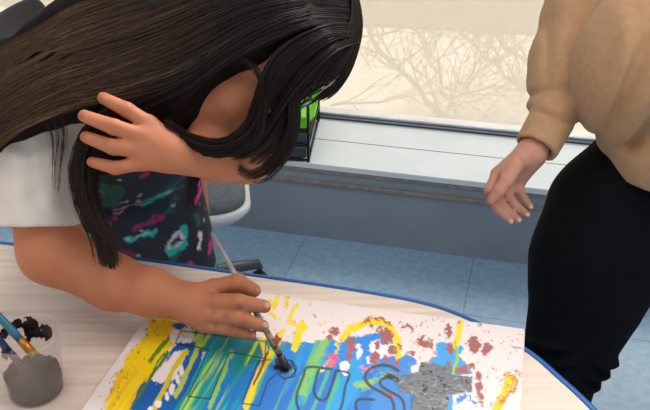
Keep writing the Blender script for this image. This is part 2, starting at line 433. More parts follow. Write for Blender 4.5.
# ------------------------------------------------------------------ table
TZ = .72
edge = [(-1.9, 1.72), (-1.3, 1.585), (-.95, 1.513), (-.648, 1.45), (-.376, 1.393), (-.227, 1.356), (-.028, 1.306), (.10, 1.270), (.186, 1.238), (.255, 1.191), (.328, 1.114), (.368, 1.042), (.403, .965), (.435, .86), (.45, .72), (.43, .58), (.36, .47), (.25, .41), (.1, .42)]
out = [tuple(p) for p in cr(edge, 90)] + [(-1.9, .75)]
tbl = empty('table', (-.5, 1.0, 0))
mb = MB(); mb.prism(out, TZ-.026, TZ); mb.build('tabletop', M['table_wood'], tbl)
mb = MB()
pts3 = [np.array([p[0], p[1], TZ-.011]) for p in out[:-1]]
N = len(pts3); ring = []
for i, p in enumerate(pts3):
    t = pts3[min(i+1, N-1)]-pts3[max(i-1, 0)]; t /= np.linalg.norm(t); n_ = np.cross(Z_, t)*1.0
    prof = [(-.0045, .0109), (-.004, .0122), (.004, .0125), (.008, .009), (.0095, 0), (.008, -.010), (-.001, -.0155)]
    ring.append([mb.bm.verts.new(p+n_*a+Z_*b) for a, b in prof])
for a, b in zip(ring, ring[1:]):
    for k in range(6): mb.bm.faces.new([a[k], a[k+1], b[k+1], b[k]])
mb.build('edge_band', M['blue_edge'], tbl, True)
for x, y in ((.2, .95), (.18, .6), (-1.6, 1.5), (-1.6, .95)):
    mb = MB(); mb.tube([(x, y, .0), (x, y, TZ-.026)], .024, 14); mb.build('leg', M['alu'], tbl, True)
rebase(tbl)
tag(tbl, 'pale wood grain table with rounded end and blue edge band', 'table')

# ------------------------------------------------------------------ canvas with the painting
CZ = .742
TR = PZ(524, 329, CZ)[:2]
cu = PZ(524, 329, CZ)[:2]-PZ(337, 303.5, CZ)[:2]; cu /= np.linalg.norm(cu); cv = np.array([cu[1], -cu[0]])
Lq = PZ(150, 316, CZ)[:2]; CW = float((TR-Lq)@cu)+.004; TL = TR-cu*CW; CHH = .50
nu, nv = 440, 352
U, V = np.meshgrid(np.linspace(0, CW, nu), np.linspace(0, CHH, nv))
pos = TL[None, None]+U[..., None]*cu+V[..., None]*cv
vis = np.minimum(V, .348-.142*U/CW)                     # below the visible part the strokes simply run on
pv = TL[None, None]+U[..., None]*cu+vis[..., None]*cv
px, py = project(np.concatenate([pv, np.full(pv.shape[:2]+(1,), CZ)], -1))
nz = lambda sc, seed: fbm(U*sc+V*sc*.0, V*sc*np.where(px < 300, .3, .9), seed)-.5
streak = lambda su, sv, seed: fbm(U*su+V*3, V*sv, seed)
pos3 = np.concatenate([pos, np.full(pos.shape[:2]+(1,), CZ)], -1)
col = np.empty(px.shape+(3,)); col[:] = lin((228, 213, 208))
def paint(mask, c, a=1.0):
    w = (np.clip(mask, 0, 1)*a)[..., None]; col[:] = col*(1-w)+lin(c)*w
wa = np.where(px < 300, .62, 1)
wx = px+wa*(9*nz(70, 3)+7*nz(190, 4)+4*nz(420, 8)); wy = py+wa*(9*nz(70, 5)+9*nz(190, 6)+5*nz(420, 9))
def poly(pts, soft=1.0, warp=1.0):
    x, y = px+(wx-px)*warp, py+(wy-py)*warp
    ins = np.zeros(px.shape, bool); dist = np.full(px.shape, 1e9); n = len(pts)
    for i in range(n):
        x0, y0 = pts[i]; x1, y1 = pts[(i+1) % n]
        c = ((y0 > y) != (y1 > y)) & (x < (x1-x0)*(y-y0)/((y1-y0) if y1 != y0 else 1e-9)+x0); ins ^= c
        dist = np.minimum(dist, seg(x, y, x0, y0, x1, y1))
    return np.clip(.5+np.where(ins, dist, -dist)/soft, 0, 1)
def seg(x, y, x0, y0, x1, y1):
    dx, dy = x1-x0, y1-y0; t = np.clip(((x-x0)*dx+(y-y0)*dy)/(dx*dx+dy*dy+1e-9), 0, 1)
    return np.hypot(x-x0-t*dx, y-y0-t*dy)
def line(pts, w, warp=.0, soft=.8):
    x, y = px+(wx-px)*warp, py+(wy-py)*warp
    d = np.full(px.shape, 1e9); p = pts
    for a, b in zip(p, p[1:]): d = np.minimum(d, seg(x, y, *a, *b))
    return np.clip((w-d)/soft+.5, 0, 1)
def blob(cx, cy, rx, ry, warp=.7):
    x, y = px+(wx-px)*warp, py+(wy-py)*warp
    return np.clip((1-np.hypot((x-cx)/rx, (y-cy)/ry))*min(rx, ry)+.5, 0, 1)
Y1, B1, TE, LB, MV = (244, 202, 8), (8, 88, 162), (8, 144, 150), (24, 130, 212), (160, 90, 88)
# left: yellow and blue
paint(poly([(150, 322), (166, 318), (186, 324), (184, 334), (172, 347), (160, 364), (150, 382), (132, 420), (100, 420), (116, 392), (118, 372), (132, 350), (144, 338)]), Y1)
paint(poly([(118, 372), (136, 366), (150, 378), (134, 420), (100, 420), (108, 395)], 2, 1.4)*(streak(130, 7, 21) > .5), (236, 184, 18))
paint(poly([(184, 338), (206, 345), (196, 380), (180, 420), (128, 420), (140, 386), (152, 378), (172, 350)]), B1)
paint(poly([(173, 353), (187, 350), (184, 362), (176, 380), (163, 382), (149, 381), (158, 368)]), (238, 220, 212))
paint(line([(186, 352), (172, 372), (160, 396), (153, 410)], 2.6, .5), (216, 190, 30))
for b in ((182, 372, 2.4, 5), (178, 380, 2.4, 5), (172, 389, 3, 6), (167, 396, 2.2, 4), (158, 404, 3.4, 4), (150, 409, 3, 3)): paint(blob(*b), (238, 224, 218))
paint(line([(168, 352), (156, 370), (140, 396), (128, 416)], 1.8, .7)*(streak(200, 9, 61) > .45), (80, 120, 40))
paint(line([(178, 328), (166, 342), (150, 362)], 2.0, .8)*(streak(160, 9, 8) > .42), (96, 130, 40))
paint(blob(176, 336, 6, 8), (242, 232, 228)); paint(blob(186, 341, 5, 3), (242, 232, 228)); paint(blob(180, 326, 7, 3), B1)
# teal field with streaks of yellow-green and blue
teal = poly([(190, 325), (206, 331), (302, 344), (302, 420), (166, 420), (188, 390), (206, 352), (196, 344)], 1.5, .5)
paint(teal, TE)
s1 = streak(46, 4.5, 31); s2 = streak(58, 5, 57); s3 = streak(90, 6, 77)
s4 = streak(150, 7, 87); s5 = streak(38, 3, 97)
paint(teal*np.clip((s5-.5)*5, 0, 1), (16, 116, 96), .75)
paint(teal*np.clip((streak(52, 3.5, 123)-.61)*9, 0, 1), (12, 104, 182), .85)
paint(teal*np.clip((s1*.5+s4*.5-.515)*13, 0, 1), (186, 218, 30), .95)
paint(teal*np.clip((s2*.7+s4*.3-.55)*11, 0, 1), (16, 112, 190), .9)
paint(teal*np.clip((s3-.62)*9, 0, 1), (24, 186, 170), .8)
paint(line([(201, 335), (196, 352), (188, 372), (176, 396)], 2.5, .5), (190, 205, 40), .85)
paint(line([(232, 352), (222, 376), (210, 408)], 2.5, .6), (150, 200, 60), .8)
# middle blue
mid = poly([(286, 348), (296, 340), (312, 343), (332, 339), (344, 343), (346, 336), (390, 333), (398, 345), (396, 360), (412, 368), (420, 420), (228, 420), (246, 398), (262, 372), (274, 358)], 1.4, .7)
paint(mid, LB)
paint(mid*np.clip((py-362)/14, 0, 1), (34, 106, 186), .9)
paint(mid*np.clip((streak(60, 5, 91)-.6)*8, 0, 1), (26, 160, 214), .7)
paint(mid*np.clip((streak(110, 5, 93)-.58)*9, 0, 1)*(px < 340), (80, 180, 110), .8)
paint(line([(326, 342), (314, 362), (302, 390)], 4.5, .8, 3), (140, 190, 60), .8)
paint(line([(343, 338), (334, 352), (320, 372)], 1.5, .7), (220, 205, 60))
# yellow strokes
paint(line([(269, 352), (258, 376), (246, 408)], 3.4, .4), (232, 202, 30))
paint(line([(262, 340), (266, 356)], 3, .4), (240, 205, 20), .9)
paint(line([(275, 340), (266, 356), (254, 386)], 1.1, .5)*(streak(160, 14, 71) > .42), (140, 30, 60))
paint(line([(279, 336), (274, 344)], 3.2, .5), (160, 30, 60))
for a in ([(296, 305), (289, 323)], [(302, 325), (294, 348)], [(288, 322), (306, 326)], [(278, 298), (275, 307)], [(288, 296), (286, 306)], [(271, 312), (275, 316)], [(270, 300), (273, 303)], [(283, 330), (279, 336)]):
    paint(line(a, 1.9 if a[0] != (302, 325) else 4.2, .6), (240, 208, 16))
paint(line([(343, 338), (350, 330), (358, 325), (370, 322), (382, 322), (391, 328), (397, 340), (399, 362)], 3.8, .5), (240, 206, 20))
paint(line([(362, 322), (378, 319), (390, 324)], 1.6, .9), (176, 92, 50))
# white holes, mauve and pink
for b in ((359, 352, 2.6, 8), (344, 368, 4.5, 7), (377, 350, 9, 9), (372, 360, 6, 3), (390, 350, 5, 7)): paint(blob(*b), (240, 230, 232))
for b in ((334, 331, 5, 4), (328, 338, 3, 4), (352, 344, 5, 7), (349, 356, 4, 5), (387, 336, 7, 6), (378, 346, 4, 4), (374, 357, 5, 6), (381, 330, 3, 2), (372, 326, 2, 2), (392, 350, 4, 4), (387, 359, 4, 4),
          (424, 343, 6, 4), (421, 338, 3, 4), (448, 331, 3, 7), (450, 349, 6, 5), (474, 345, 6, 8), (487, 350, 5, 6), (471, 365, 4, 2.5), (463, 370, 7, 4.5), (478, 376, 4, 5), (478, 390, 4, 8), (482, 398, 3, 3), (432, 345, 2, 5), (413, 352, 3, 2), (388, 341, 4, 3), (400, 346, 2, 4), (450, 362, 4, 3), (481, 404, 3, 2)):
    paint(blob(*b), MV)
paint(line([(402, 329), (408, 326), (413, 329), (412, 333)], 1.3, .5), MV)
paint(blob(332, 357, 6, 5, 1), (226, 70, 120)); paint(blob(366, 368, 6, 3, 1), (236, 120, 160)); paint(blob(328, 364, 4, 3, 1), (226, 90, 120)); paint(blob(388, 356, 4, 2, 1), (236, 130, 160))
# right: light blue, yellow drip, orange
paint(poly([(438, 343), (450, 343), (462, 347), (464, 352), (459, 356), (466, 364), (472, 374), (440, 378), (429, 364), (435, 356)], 1, .5), (52, 154, 222))
paint(blob(408, 362, 9, 7, .6), (52, 132, 208)); paint(poly([(384, 362), (400, 360), (412, 368), (410, 420), (370, 420), (372, 376)], 1, .6), (58, 128, 200))
for b in ((450, 349, 5, 5), (448, 364, 3, 2.5), (462, 370, 6, 4), (397, 362, 3, 2), (388, 395, 4, 3)): paint(blob(*b), MV)
paint(line([(461, 321), (459, 334), (456, 346)], 3.0, .35), (244, 208, 10)); paint(line([(456, 346), (458, 356), (453, 374)], 1.6, .3), (140, 196, 50))
paint(blob(462, 400, 6, 3, 1), (60, 130, 210)); paint(line([(470, 398), (474, 404)], 1.4, .6), (60, 130, 210)); paint(poly([(446, 394), (453, 394), (452, 420), (444, 420)], 1, .2), (60, 150, 220))
paint(line([(511, 379), (505, 392), (497, 412)], 4.4, .5), (244, 196, 16)); paint(line([(501, 380), (508, 375), (516, 380), (510, 392), (500, 406)], 1.6, .9), (198, 110, 50)); paint(line([(508, 376), (520, 373)], 1.0, .9), (198, 120, 40))
# splatter
for i in range(170):
    x, y = RNG.uniform(395, 522), RNG.uniform(318, 408); r = abs(RNG.normal(0, .55))+.35
    paint(blob(x, y, r, r, .3), (176, 120, 116), .8)
for i in range(45):
    x, y = RNG.uniform(262, 345), RNG.uniform(292, 345); r = abs(RNG.normal(0, .6))+.35
    paint(blob(x, y, r, r, .3), (236, 206, 60) if i % 2 else (190, 130, 120), .8)
for i in range(60):
    t = RNG.uniform(0, 1); x, y = 148-60*t+RNG.uniform(2, 22), 320+92*t; r = abs(RNG.normal(0, .6))+.35
    paint(blob(x, y, r, r, .3), (150, 150, 30) if i % 2 else (190, 120, 80), .8)
# lettering: outlined T r u s and a thick grey cross as the last letter
px, py = project(pos3)
wx = px+wa*(9*nz(70, 3)+7*nz(190, 4)+4*nz(420, 8)); wy = py+wa*(9*nz(70, 5)+9*nz(190, 6)+5*nz(420, 9))
K = (22, 34, 36)
for l in ([(181, 331), (175.5, 343.5), (208.7, 349.6), (188, 396.6), (210, 399.3), (229, 353.7), (232, 352.6), (264.9, 359), (266, 342), (181, 331)],
          [(258, 361.7), (242, 404), (259.5, 406), (268, 381), (276, 374.5), (283, 373)], [(258, 361.7), (270, 360)]):
    paint(line(l, .62, .04), K, .9)
paint(line([(281, 360), (292, 361), (296.5, 368), (294, 377), (284, 379), (279, 376)], .8, .1), K, .85)
for l in ([(331, 369.5), (308, 367.5), (303, 378), (297, 394), (297, 404), (303, 420), (318, 426), (332, 420)], [(318.5, 370.5), (314, 388), (316, 397), (322, 400.5), (328, 396), (336, 371)], [(337, 371), (349, 374), (345, 388), (341, 408), (332, 420)], [(366, 430), (358, 416), (357, 401), (374, 400)]):
    paint(line([tuple(q) for q in cr(l, 36)], 1.35, .05), (30, 42, 58), .85)
paint(blob(364, 386, 9, 5, 1), (130, 186, 84), .8); paint(line([(360, 390), (376, 378), (388, 374)], 2, .9), (150, 190, 80), .7); paint(blob(391, 396, 3, 5, 1), (176, 84, 80))
paint(line([tuple(q) for q in cr([(398, 371), (390, 366.5), (378, 366), (368, 371), (365, 379), (371, 387), (382, 393), (391, 399), (394, 410), (388, 425), (366, 430)], 44)], 1.6, .06), (52, 62, 70), .95)
paint(line([tuple(q) for q in cr([(407, 380), (398, 381), (387, 378), (380, 381), (382, 387), (392, 393), (402, 400), (404, 416), (396, 436), (372, 442), (366, 430)], 44)], 1.5, .06), (52, 62, 70), .95)
cross = np.maximum(poly([(421, 362), (437, 365), (453, 367), (450, 380), (444, 458), (400, 456), (416, 385)], 1, .25), poly([(385, 372), (400, 376), (420, 373), (472, 377), (471, 393), (446, 396), (402, 393), (396, 384)], 1, .25))
paint(cross, (112, 114, 118))
paint(cross*np.clip((fbm(U*170, V*320, 5)-.52)*7, 0, 1), (84, 86, 90), .8)
paint(cross*np.clip((fbm(U*150+V*40, V*110, 9)-.70)*14, 0, 1)*(px > 420), (14, 14, 16), .95)
paint(cross*np.clip((fbm(U*300, V*300, 19)-.68)*12, 0, 1), (176, 178, 182), .7)
paint(line([(398, 380), (392, 378), (386, 376)], 1.6, .4), (36, 38, 42), .9)
paint(line([(512, 347), (522, 348.5)], .5), (90, 110, 180))
blackb = blob(283, 368, 9.5, 5.5, .5); paint(blackb, (16, 18, 20))
paint(line([(276, 360), (279, 368)], 1.8, .3), (16, 18, 20)); paint(line([(290, 378), (296, 371), (291, 362)], .7, .2), (16, 18, 20))
# faint sheen of stretched cloth edge is real geometry: slight relief where paint is thick
thick = np.clip(np.abs(col-lin((228, 213, 208))).sum(-1)*3, 0, 1)*.0006+cross*.0009+blackb*.002
vv = np.concatenate([pos, (CZ+thick+.0002*(fbm(U*400, V*400, 2)))[..., None]], -1).reshape(-1, 3)
ii = np.arange(nu*nv).reshape(nv, nu)
ff = np.stack([ii[:-1, :-1], ii[1:, :-1], ii[1:, 1:], ii[:-1, 1:]], -1).reshape(-1, 4)
can = empty('canvas', (TL[0], TL[1], TZ))
mesh_np('painted_face', vv, ff, M['canvas'], can, True, col.reshape(-1, 3))
mb = MB(); c2 = TL+cu*CW/2+cv*CHH/2
mb.box((c2[0], c2[1], (TZ+CZ)/2-.0003), (CW+.004, CHH+.004, CZ-TZ-.0012), (*cu, 0), (*cv, 0), Z_, .003); mb.build('stretched_edge', M['canvas_side'], can, True)
rebase(can)
tag(can, 'large canvas painted in streaky teal blue yellow with outlined letters and grey cross', 'painting')

# ------------------------------------------------------------------ paintbrushes
def brush(name, tip, top, rh, mh, mf, mbr, lf, lb, label, group=None, worn=0):
    tip, top = np.array(tip), np.array(top); L = np.linalg.norm(top-tip); d = (top-tip)/L
    o = empty(name, tip)
    mb = MB(); mb.tube([tip, tip+d*lb*.3, tip+d*lb*.7, tip+d*lb], [rh*.5, rh*1.25, rh*1.3, rh*1.05], 12); mb.build('bristles', mbr, o, True)
    mb = MB(); mb.tube([tip+d*lb, tip+d*(lb+lf*.5), tip+d*(lb+lf)], [rh*1.1, rh*1.1, rh*1.0], 12); mb.build('ferrule', mf, o, True)
    s0 = lb+lf
    mb = MB(); mb.tube([tip+d*(s0+(L-s0)*f) for f in (0, .12, .3, .6, .9, .98, 1)], [rh*.95, rh*1.05, rh*1.0, rh*.85, rh*.75, rh*.65, rh*.3], 12); mb.build('handle', mh, o, True)
    rebase(o); tag(o, label, 'paintbrush', group); return o
tipw = PZ(288, 370, CZ+.004); topw = P(211.5, 232, 1.405)
brush('paintbrush', tipw, topw, .0048, M['brush_silver'], M['brush_wood'], M['black_paint'], .05, .028, 'silver handled paintbrush with black tip held in the hand over canvas')
# ------------------------------------------------------------------ cup of black paint
cb = PZ(37, 391, TZ); CX, CY = cb[0], cb[1]
cup = empty('plastic_cup', (CX, CY, TZ))
R0, R1, CH = .0415, .050, .110
prof = [(0, .002), (R0-.003, .002), (R0, .005)]+[(R0+(R1-R0)*t, CH*t) for t in np.linspace(.08, .97, 12)]+[(R1+.0022, CH*.975), (R1+.0025, CH), (R1-.0005, CH+.001), (R1-.0018, CH*.97)]+[(R0-.0018+(R1-R0)*t, CH*t) for t in np.linspace(.95, .06, 12)]+[(0, .0045)]
mb = MB(); mb.lathe(prof, 48, (CX, CY, TZ)); mb.build('cup_wall', M['cup'], cup, True)
# paint pool, dried rim of paint and smears on the inside wall
nT, nH = 160, 44
th, hh = np.meshgrid(np.linspace(0, 2*np.pi, nT, endpoint=False), np.linspace(.0, 1, nH))
lvl = .27+.34*(fbm(np.cos(th)*2+5, np.sin(th)*2+5, 3)-.5)
camang = math.atan2(-CY, -CX)
dth = (th-camang+np.pi) % (2*np.pi)-np.pi
sm = np.zeros_like(th)
def smear(a, h, ra, rh, seed):
    global sm
    n1 = (fbm(th*7, hh*9, seed)-.5)*1.1; sm = np.maximum(sm, 1-np.hypot((dth-a)/ra, (hh-h)/rh)+n1)
for q in ((.32, .50, .26, .15, 1), (.55, .66, .14, .12, 2), (2.9, .78, .42, .2, 3), (2.35, .74, .22, .14, 4), (-2.45, .86, .22, .08, 5), (-2.3, .62, .18, .18, 6), (-.35, .40, .3, .1, 7), (-2.9, .9, .28, .08, 8)): smear(*q)
paintmask = (hh < lvl) | (sm > .0)
rr = R0-.0024+(R1-R0)*hh
vx = np.stack([CX+rr*np.cos(th), CY+rr*np.sin(th), TZ+.005+(CH-.008)*hh], -1).reshape(-1, 3)
ii = np.arange(nT*nH).reshape(nH, nT); nx = np.roll(ii, -1, 1)
qd = np.stack([ii[:-1], nx[:-1], nx[1:], ii[1:]], -1); qd = qd[paintmask[:-1]]
mesh_np('paint_smear', vx, qd.reshape(-1, 4), M['black_paint'], cup)
mb = MB(); mb.lathe([(.0005, .005), (R0-.003, .005), (R0-.0012, .026), (R0-.004, .0265), (.0005, .0262)], 40, (CX, CY, TZ)); mb.build('paint_pool', M['black_paint'], cup, True)
rebase(cup)
tag(cup, 'cloudy plastic cup with black paint and brushes at table corner', 'cup')
pc = np.array([CX, CY, TZ])
g = 'paintbrushes standing in the paint cup'
brush('paintbrush', pc+[.018, .004, .045], P(-30, 285, 1.27), .0062, M['teal_handle'], M['ferrule'], M['black_paint'], .034, .022, 'teal handled paintbrush with copper ferrule in the plastic cup', g)
brush('paintbrush', pc+[-.002, -.012, .045], P(-36, 300, 1.20), .0052, M['navy_handle'], M['dark_handle'], M['black_paint'], .03, .02, 'navy blue handled paintbrush nearest the front of plastic cup', g)

# ------------------------------------------------------------------ office chair behind
def chair():
    o = empty('office_chair', (-.46, 2.24, 0)); ox, oy = -.46, 2.22
    D = lambda a, r, z: np.array([ox+r*math.cos(a), oy+r*math.sin(a), z])
    a0 = math.atan2(PZ(262, 270, .06)[1]-oy, PZ(262, 270, .06)[0]-ox)
    for k in range(5):
        a = a0+k*2*math.pi/5
        mb = MB(); mb.tube([D(a, .02, .115), D(a, .10, .112), D(a, .22, .098), D(a, .275, .088), D(a, .283, .07)], [.026, .024, .019, .017, .012], 10)
        leg = mb.build('base_leg', M['chair_plastic'], o, True)
        n = np.array([-math.sin(a), math.cos(a), 0])
        mb = MB()
        for sgn in (-1, 1):
            c = D(a, .283, .027)+n*.012*sgn
            mb.tube([c-n*.008, c+n*.008], .026, 16)
        mb.tube([D(a, .283, .075), D(a, .283, .03)], .007, 8)
        mb.build('caster', M['black_metal'], o, True)
    mb = MB(); mb.tube([D(0, 0, .085), D(0, 0, .14)], .038, 16); mb.tube([D(0, 0, .14), D(0, 0, .40)], .022, 16); mb.build('gas_column', M['chair_plastic'], o, True)
    # seat: pad over a pale moulded shell, squarish with round corners
    def sq(w, d, r, n=10):
        pts = []
        for cx, cy, a in ((w-r, d-r, 0), (-w+r, d-r, 90), (-w+r, -d+r, 180), (w-r, -d+r, 270)):
            for i in range(n+1): t = math.radians(a+90*i/n); pts.append((cx+r*math.cos(t), cy+r*math.sin(t)))
        return pts
    ang = .12
    def lay(name, w, d, r, zs, m):
        mb = MB(); rings = []
        for f, z in zs:
            rg = []
            for x, y in sq(w, d, r):
                x *= f; y *= f; zz = z-.35*max(0, x-.12)**2*2
                rg.append(mb.bm.verts.new((ox+x*math.cos(ang)-y*math.sin(ang), oy+x*math.sin(ang)+y*math.cos(ang), zz)))
            rings.append(rg)
        n = len(rings[0])
        for a, b in zip(rings, rings[1:]):
            for q in range(n): mb.bm.faces.new([a[q], a[(q+1) % n], b[(q+1) % n], b[q]])
        mb.bm.faces.new(rings[0][::-1]); mb.bm.faces.new(rings[-1])
        return mb.build(name, m, o, True)
    lay('seat_shell', .235, .225, .11, [(.7, .40), (.92, .415), (1.0, .44), (1.0, .455), (.96, .458)], M['chair_shell'])
    lay('seat_pad', .22, .21, .10, [(1.0, .456), (1.01, .47), (.96, .485), (.7, .49), (.05, .485)], M['chair_seat'])
    # backrest on the left of the seat, facing right
    mb = MB(); mb.tube([(ox-.12, oy, .40), (ox-.27, oy, .42), (ox-.33, oy, .55), (ox-.35, oy, .75)], [.018]*4, 10); mb.build('back_bracket', M['chair_plastic'], o, True)
    s = SDF((ox-.50, oy-.30, .5), (ox-.22, oy+.30, 1.02), .009)
    for k in range(9):
        y = -.17+.34*k/8; xx = -.35+.9*y*y
        s.cone((ox+xx, oy+y, .64), (ox+xx-.05, oy+y, .92), .045, .04, .02)
    v, f = s.mesh(); mesh_np('backrest', smooth_np(v, f, 3), f, M['chair_pad'], o)
    rebase(o)
    return tag(o, 'dark swivel office chair with pale seat edge behind the bending girl', 'chair')
chair()

# ------------------------------------------------------------------ rack on the sill
rk0, rk1 = PZ(308.5, 162, .30), PZ(318.5, 121, .30)
RB = rk1-rk0; td = float(np.linalg.norm(RB)); RB /= td; RA = np.array([RB[1], -RB[0], 0])
W_keep, wbox_keep = W, wbox
def W(s, t, z): return rk0+s*RA+t*RB+np.array([0, 0, z])-np.array([0, 0, .30])
def wbox(mb, s0, s1, t0, t1, z0, z1, bevel=0): return mb.box(W((s0+s1)/2, (t0+t1)/2, (z0+z1)/2), (s1-s0, t1-t0, z1-z0), RA, RB, Z_, bevel)
s1_, t1_ = 0.0, 0.0
sw = .27; hh_ = .205
o = empty('wire_rack', W(s1_-sw/2, .2, .30))
posts = [(s1_, t1_), (s1_, t1_+td), (s1_-sw, t1_), (s1_-sw, t1_+td)]
for s_, t_ in posts:
    mb = MB(); mb.tube([W(s_, t_, .30), W(s_, t_, .30+hh_+.03)], .0055, 8); mb.build('post', M['black_metal'], o, True)
for z in (.308, .366, .418):
    mb = MB()
    for a, b in ((0, 1), (1, 3), (3, 2), (2, 0)):
        mb.tube([W(*posts[a], z), W(*posts[b], z)], .0045, 6)
    for k in range(1, 9): s_ = s1_-sw*k/9; mb.tube([W(s_, t1_, z), W(s_, t1_+td, z)], .002, 5)
    mb.build('shelf_frame', M['black_metal'], o, True)
rebase(o); tag(o, 'black wire rack with green bin on the white window sill', 'rack')
def tray(name, z0, z1, m, label, cat, flare=0.0, group=None, ribs=0, lean=0.0):
    mb = MB(); s0, s1, t0, t1 = s1_-sw+.008, s1_-.008, t1_+.008, t1_+td-.008; w = .004
    wbox(mb, s0, s1, t0, t1, z0, z0+w)
    wbox(mb, s0, s1, t0, t0+w, z0+w, z1); wbox(mb, s0, s1, t1-w, t1, z0+w, z1+flare)
    for a in (s0, s1-w):
        sg = 1 if a > (s0+s1)/2 else -1
        v = [W(a, t0+w, z0+w), W(a, t1-w, z0+w), W(a+lean*sg, t1-w, z1+flare), W(a+lean*sg, t0+w, z1)]
        vs = [mb.bm.verts.new(p) for p in v]+[mb.bm.verts.new(p+A_*w) for p in v]
        for f in ((0, 1, 2, 3), (7, 6, 5, 4), (0, 4, 5, 1), (1, 5, 6, 2), (2, 6, 7, 3), (3, 7, 4, 0)): mb.bm.faces.new([vs[q] for q in f])
    root = mb.build(name, m); 
    mb = MB(); wbox(mb, s0-.002, s1+.002, t0-.006, t0-.0005, z1-.008, z1); mb.build('rim', m, root)
    if ribs:
        mb = MB()
        for k in range(ribs):
            z = z0+(z1-z0)*(k+.4)/ribs; wbox(mb, s0, s1, t0-.003, t0, z, z+.004)
        mb.build('ribbing', M['dark_gasket'], root)
    return tag(root, label, cat, group)
tray('plastic_bin', .4245, .468, M['green'], 'lime green plastic bin on top of the black wire rack', 'bin', .012, lean=.03)
tray('plastic_tray', .3725, .409, M['grey_tray'], 'ribbed grey tray on middle of wire rack under green bin', 'tray', 0, 'grey trays in the wire rack', 4)
tray('plastic_tray', .3145, .357, M['grey_tray'], 'ribbed grey tray at the bottom of the wire rack', 'tray', 0, 'grey trays in the wire rack', 5)

# ------------------------------------------------------------------ girl
def frame_of(f, u):
    f = np.array(f, float); f /= np.linalg.norm(f); u = np.array(u, float); u -= f*(u@f); u /= np.linalg.norm(u)
    return np.cross(f, u), u, f          # her right, up, forward
HCn = P(261, 47, 1.362)
Xc = np.array([1., 0, 0]); Dn = np.array([0, -st, -ct]); To = np.array([0, -ct, st])
RT, UP, FW = frame_of(.47*Xc+.88*Dn, .88*Xc-.47*Dn)
_a = math.radians(25); RT, UP = RT*math.cos(_a)-UP*math.sin(_a), UP*math.cos(_a)+RT*math.sin(_a)
def head(s, c, R, Uu, Fw, k=.012):
    q = lambda r, u, f: c+R*r+Uu*u+Fw*f
    Rm = np.stack([R, Uu, Fw])
    s.ell(q(0, .03, -.012), (.074, .083, .094), Rm, .015)
    s.ell(q(0, -.035, .028), (.06, .078, .064), Rm, .03)
    s.ell(q(0, -.098, .062), (.022, .018, .02), Rm, .03)
    for g in (-1, 1):
        s.ell(q(.036*g, -.028, .064), (.024, .02, .02), Rm, .02)
        s.ell(q(.031*g, .006, .095), (.019, .013, .016), Rm, .012, 'd')
        s.ell(q(.031*g, .005, .077), (.0125, .0125, .0125), Rm, .004)
        s.cone(q(.014*g, .026, .09), q(.045*g, .026, .078), .006, .005, .012)
        s.ell(q(.075*g, -.008, -.008), (.010, .031, .018), Rm, .008)
        s.ell(q(.010*g, -.034, .100), (.008, .007, .009), Rm, .006)
    s.cone(q(0, .012, .09), q(0, -.028, .109), .008, .0105, .012)
    s.ell(q(0, -.057, .090), (.022, .006, .010), Rm, .006); s.ell(q(0, -.068, .088), (.019, .007, .010), Rm, .006)

SHR, SHL = P(22, 112, 1.40), np.array([-.21, 1.50, 1.10])
EL_R, WR_R = P(52, 251, 1.40), P(190, 303, 1.365)
EL_L, WR_L = P(247, 157, 1.43), P(172, 153, 1.275)
PEL = np.array([-.425, 1.66, .73]); NECK = (SHR+SHL)/2+np.array([.02, -.03, .05]); WAI = PEL*.55+(SHR+SHL)/2*.45
s = SDF((-.78, .98, 0), (.12, 1.98, 1.36), .0034)
def body(s):
    ax = (SHL-SHR)/np.linalg.norm(SHL-SHR)
    s.cone(SHR+ax*.05, SHL-ax*.05, .062, .062, .05)
    chest = (SHR+SHL)/2*.7+WAI*.3
    s.cone(chest+ax*.06, chest-ax*.06, .09, .09, .06)
    s.cone(WAI+ax*.045, WAI-ax*.045, .085, .085, .06)
    s.cone(PEL+ax*.055, PEL-ax*.07, .095, .095, .06)
    s.cone(NECK, HCn-UP*.05-FW*.01, .050, .050, .03)
    s.cone((SHR+SHL)/2, NECK, .06, .05, .05)
    for g, kx in ((-1, -.10), (1, .07)):
        hip = PEL+ax*.085*g; kn = np.array([hip[0]+.03, hip[1]+.0, .42]); an = np.array([kn[0]-.01, kn[1]+.07, .07])
        s.chain([hip, kn, an], [.088, .058, .038], .02); s.cone(an-[0, 0, .03], an+[.03, -.15, -.03], .034, .026, .02)
    # arms
    s.chain([SHR, EL_R], [.058, .053], .03)
    s.chain([EL_R, P(113, 282, 1.385), P(150, 292, 1.37), WR_R], [.052, .0435, .036, .031], .02)
    s.chain([SHL, EL_L], [.052, .042], .03)
    s.chain([EL_L, EL_L*.6+WR_L*.4, WR_L], [.041, .040, .031], .02)
body(s)
s.cone(P(203, 106, 1.365), P(232, 98, 1.352), .047, .05, .03)
head(s, HCn, RT, UP, FW)
# left hand on the hair: back of the hand to the camera, fingers spread to the left
mc = [P(149, 124, 1.272), P(144, 137, 1.262), P(140, 150, 1.262), P(140, 163, 1.268)]
for m_, r in zip(mc, (.0145, .0145, .014, .013)): s.cone(WR_L*.75+m_*.25, m_, .022, r, .012)
lf = [[(127, 110, 1.268), (103, 98, 1.285)], [(114, 127, 1.255), (84, 116, 1.28)], [(113, 147, 1.255), (86, 137, 1.28)], [(116, 168, 1.263), (92, 162, 1.282)]]
FING = []
for m_, c, r in zip(mc, lf, (.0118, .0122, .0118, .0105)):
    a, b = P(*c[0]), P(*c[1]); s.chain([m_, a, b], [r+.0005, r, r*.80], .0035); FING.append((m_, a, b))
s.chain([WR_L*.8+mc[0]*.2, P(163, 124, 1.335), P(146, 112, 1.36)], [.014, .0115, .0095], .008)
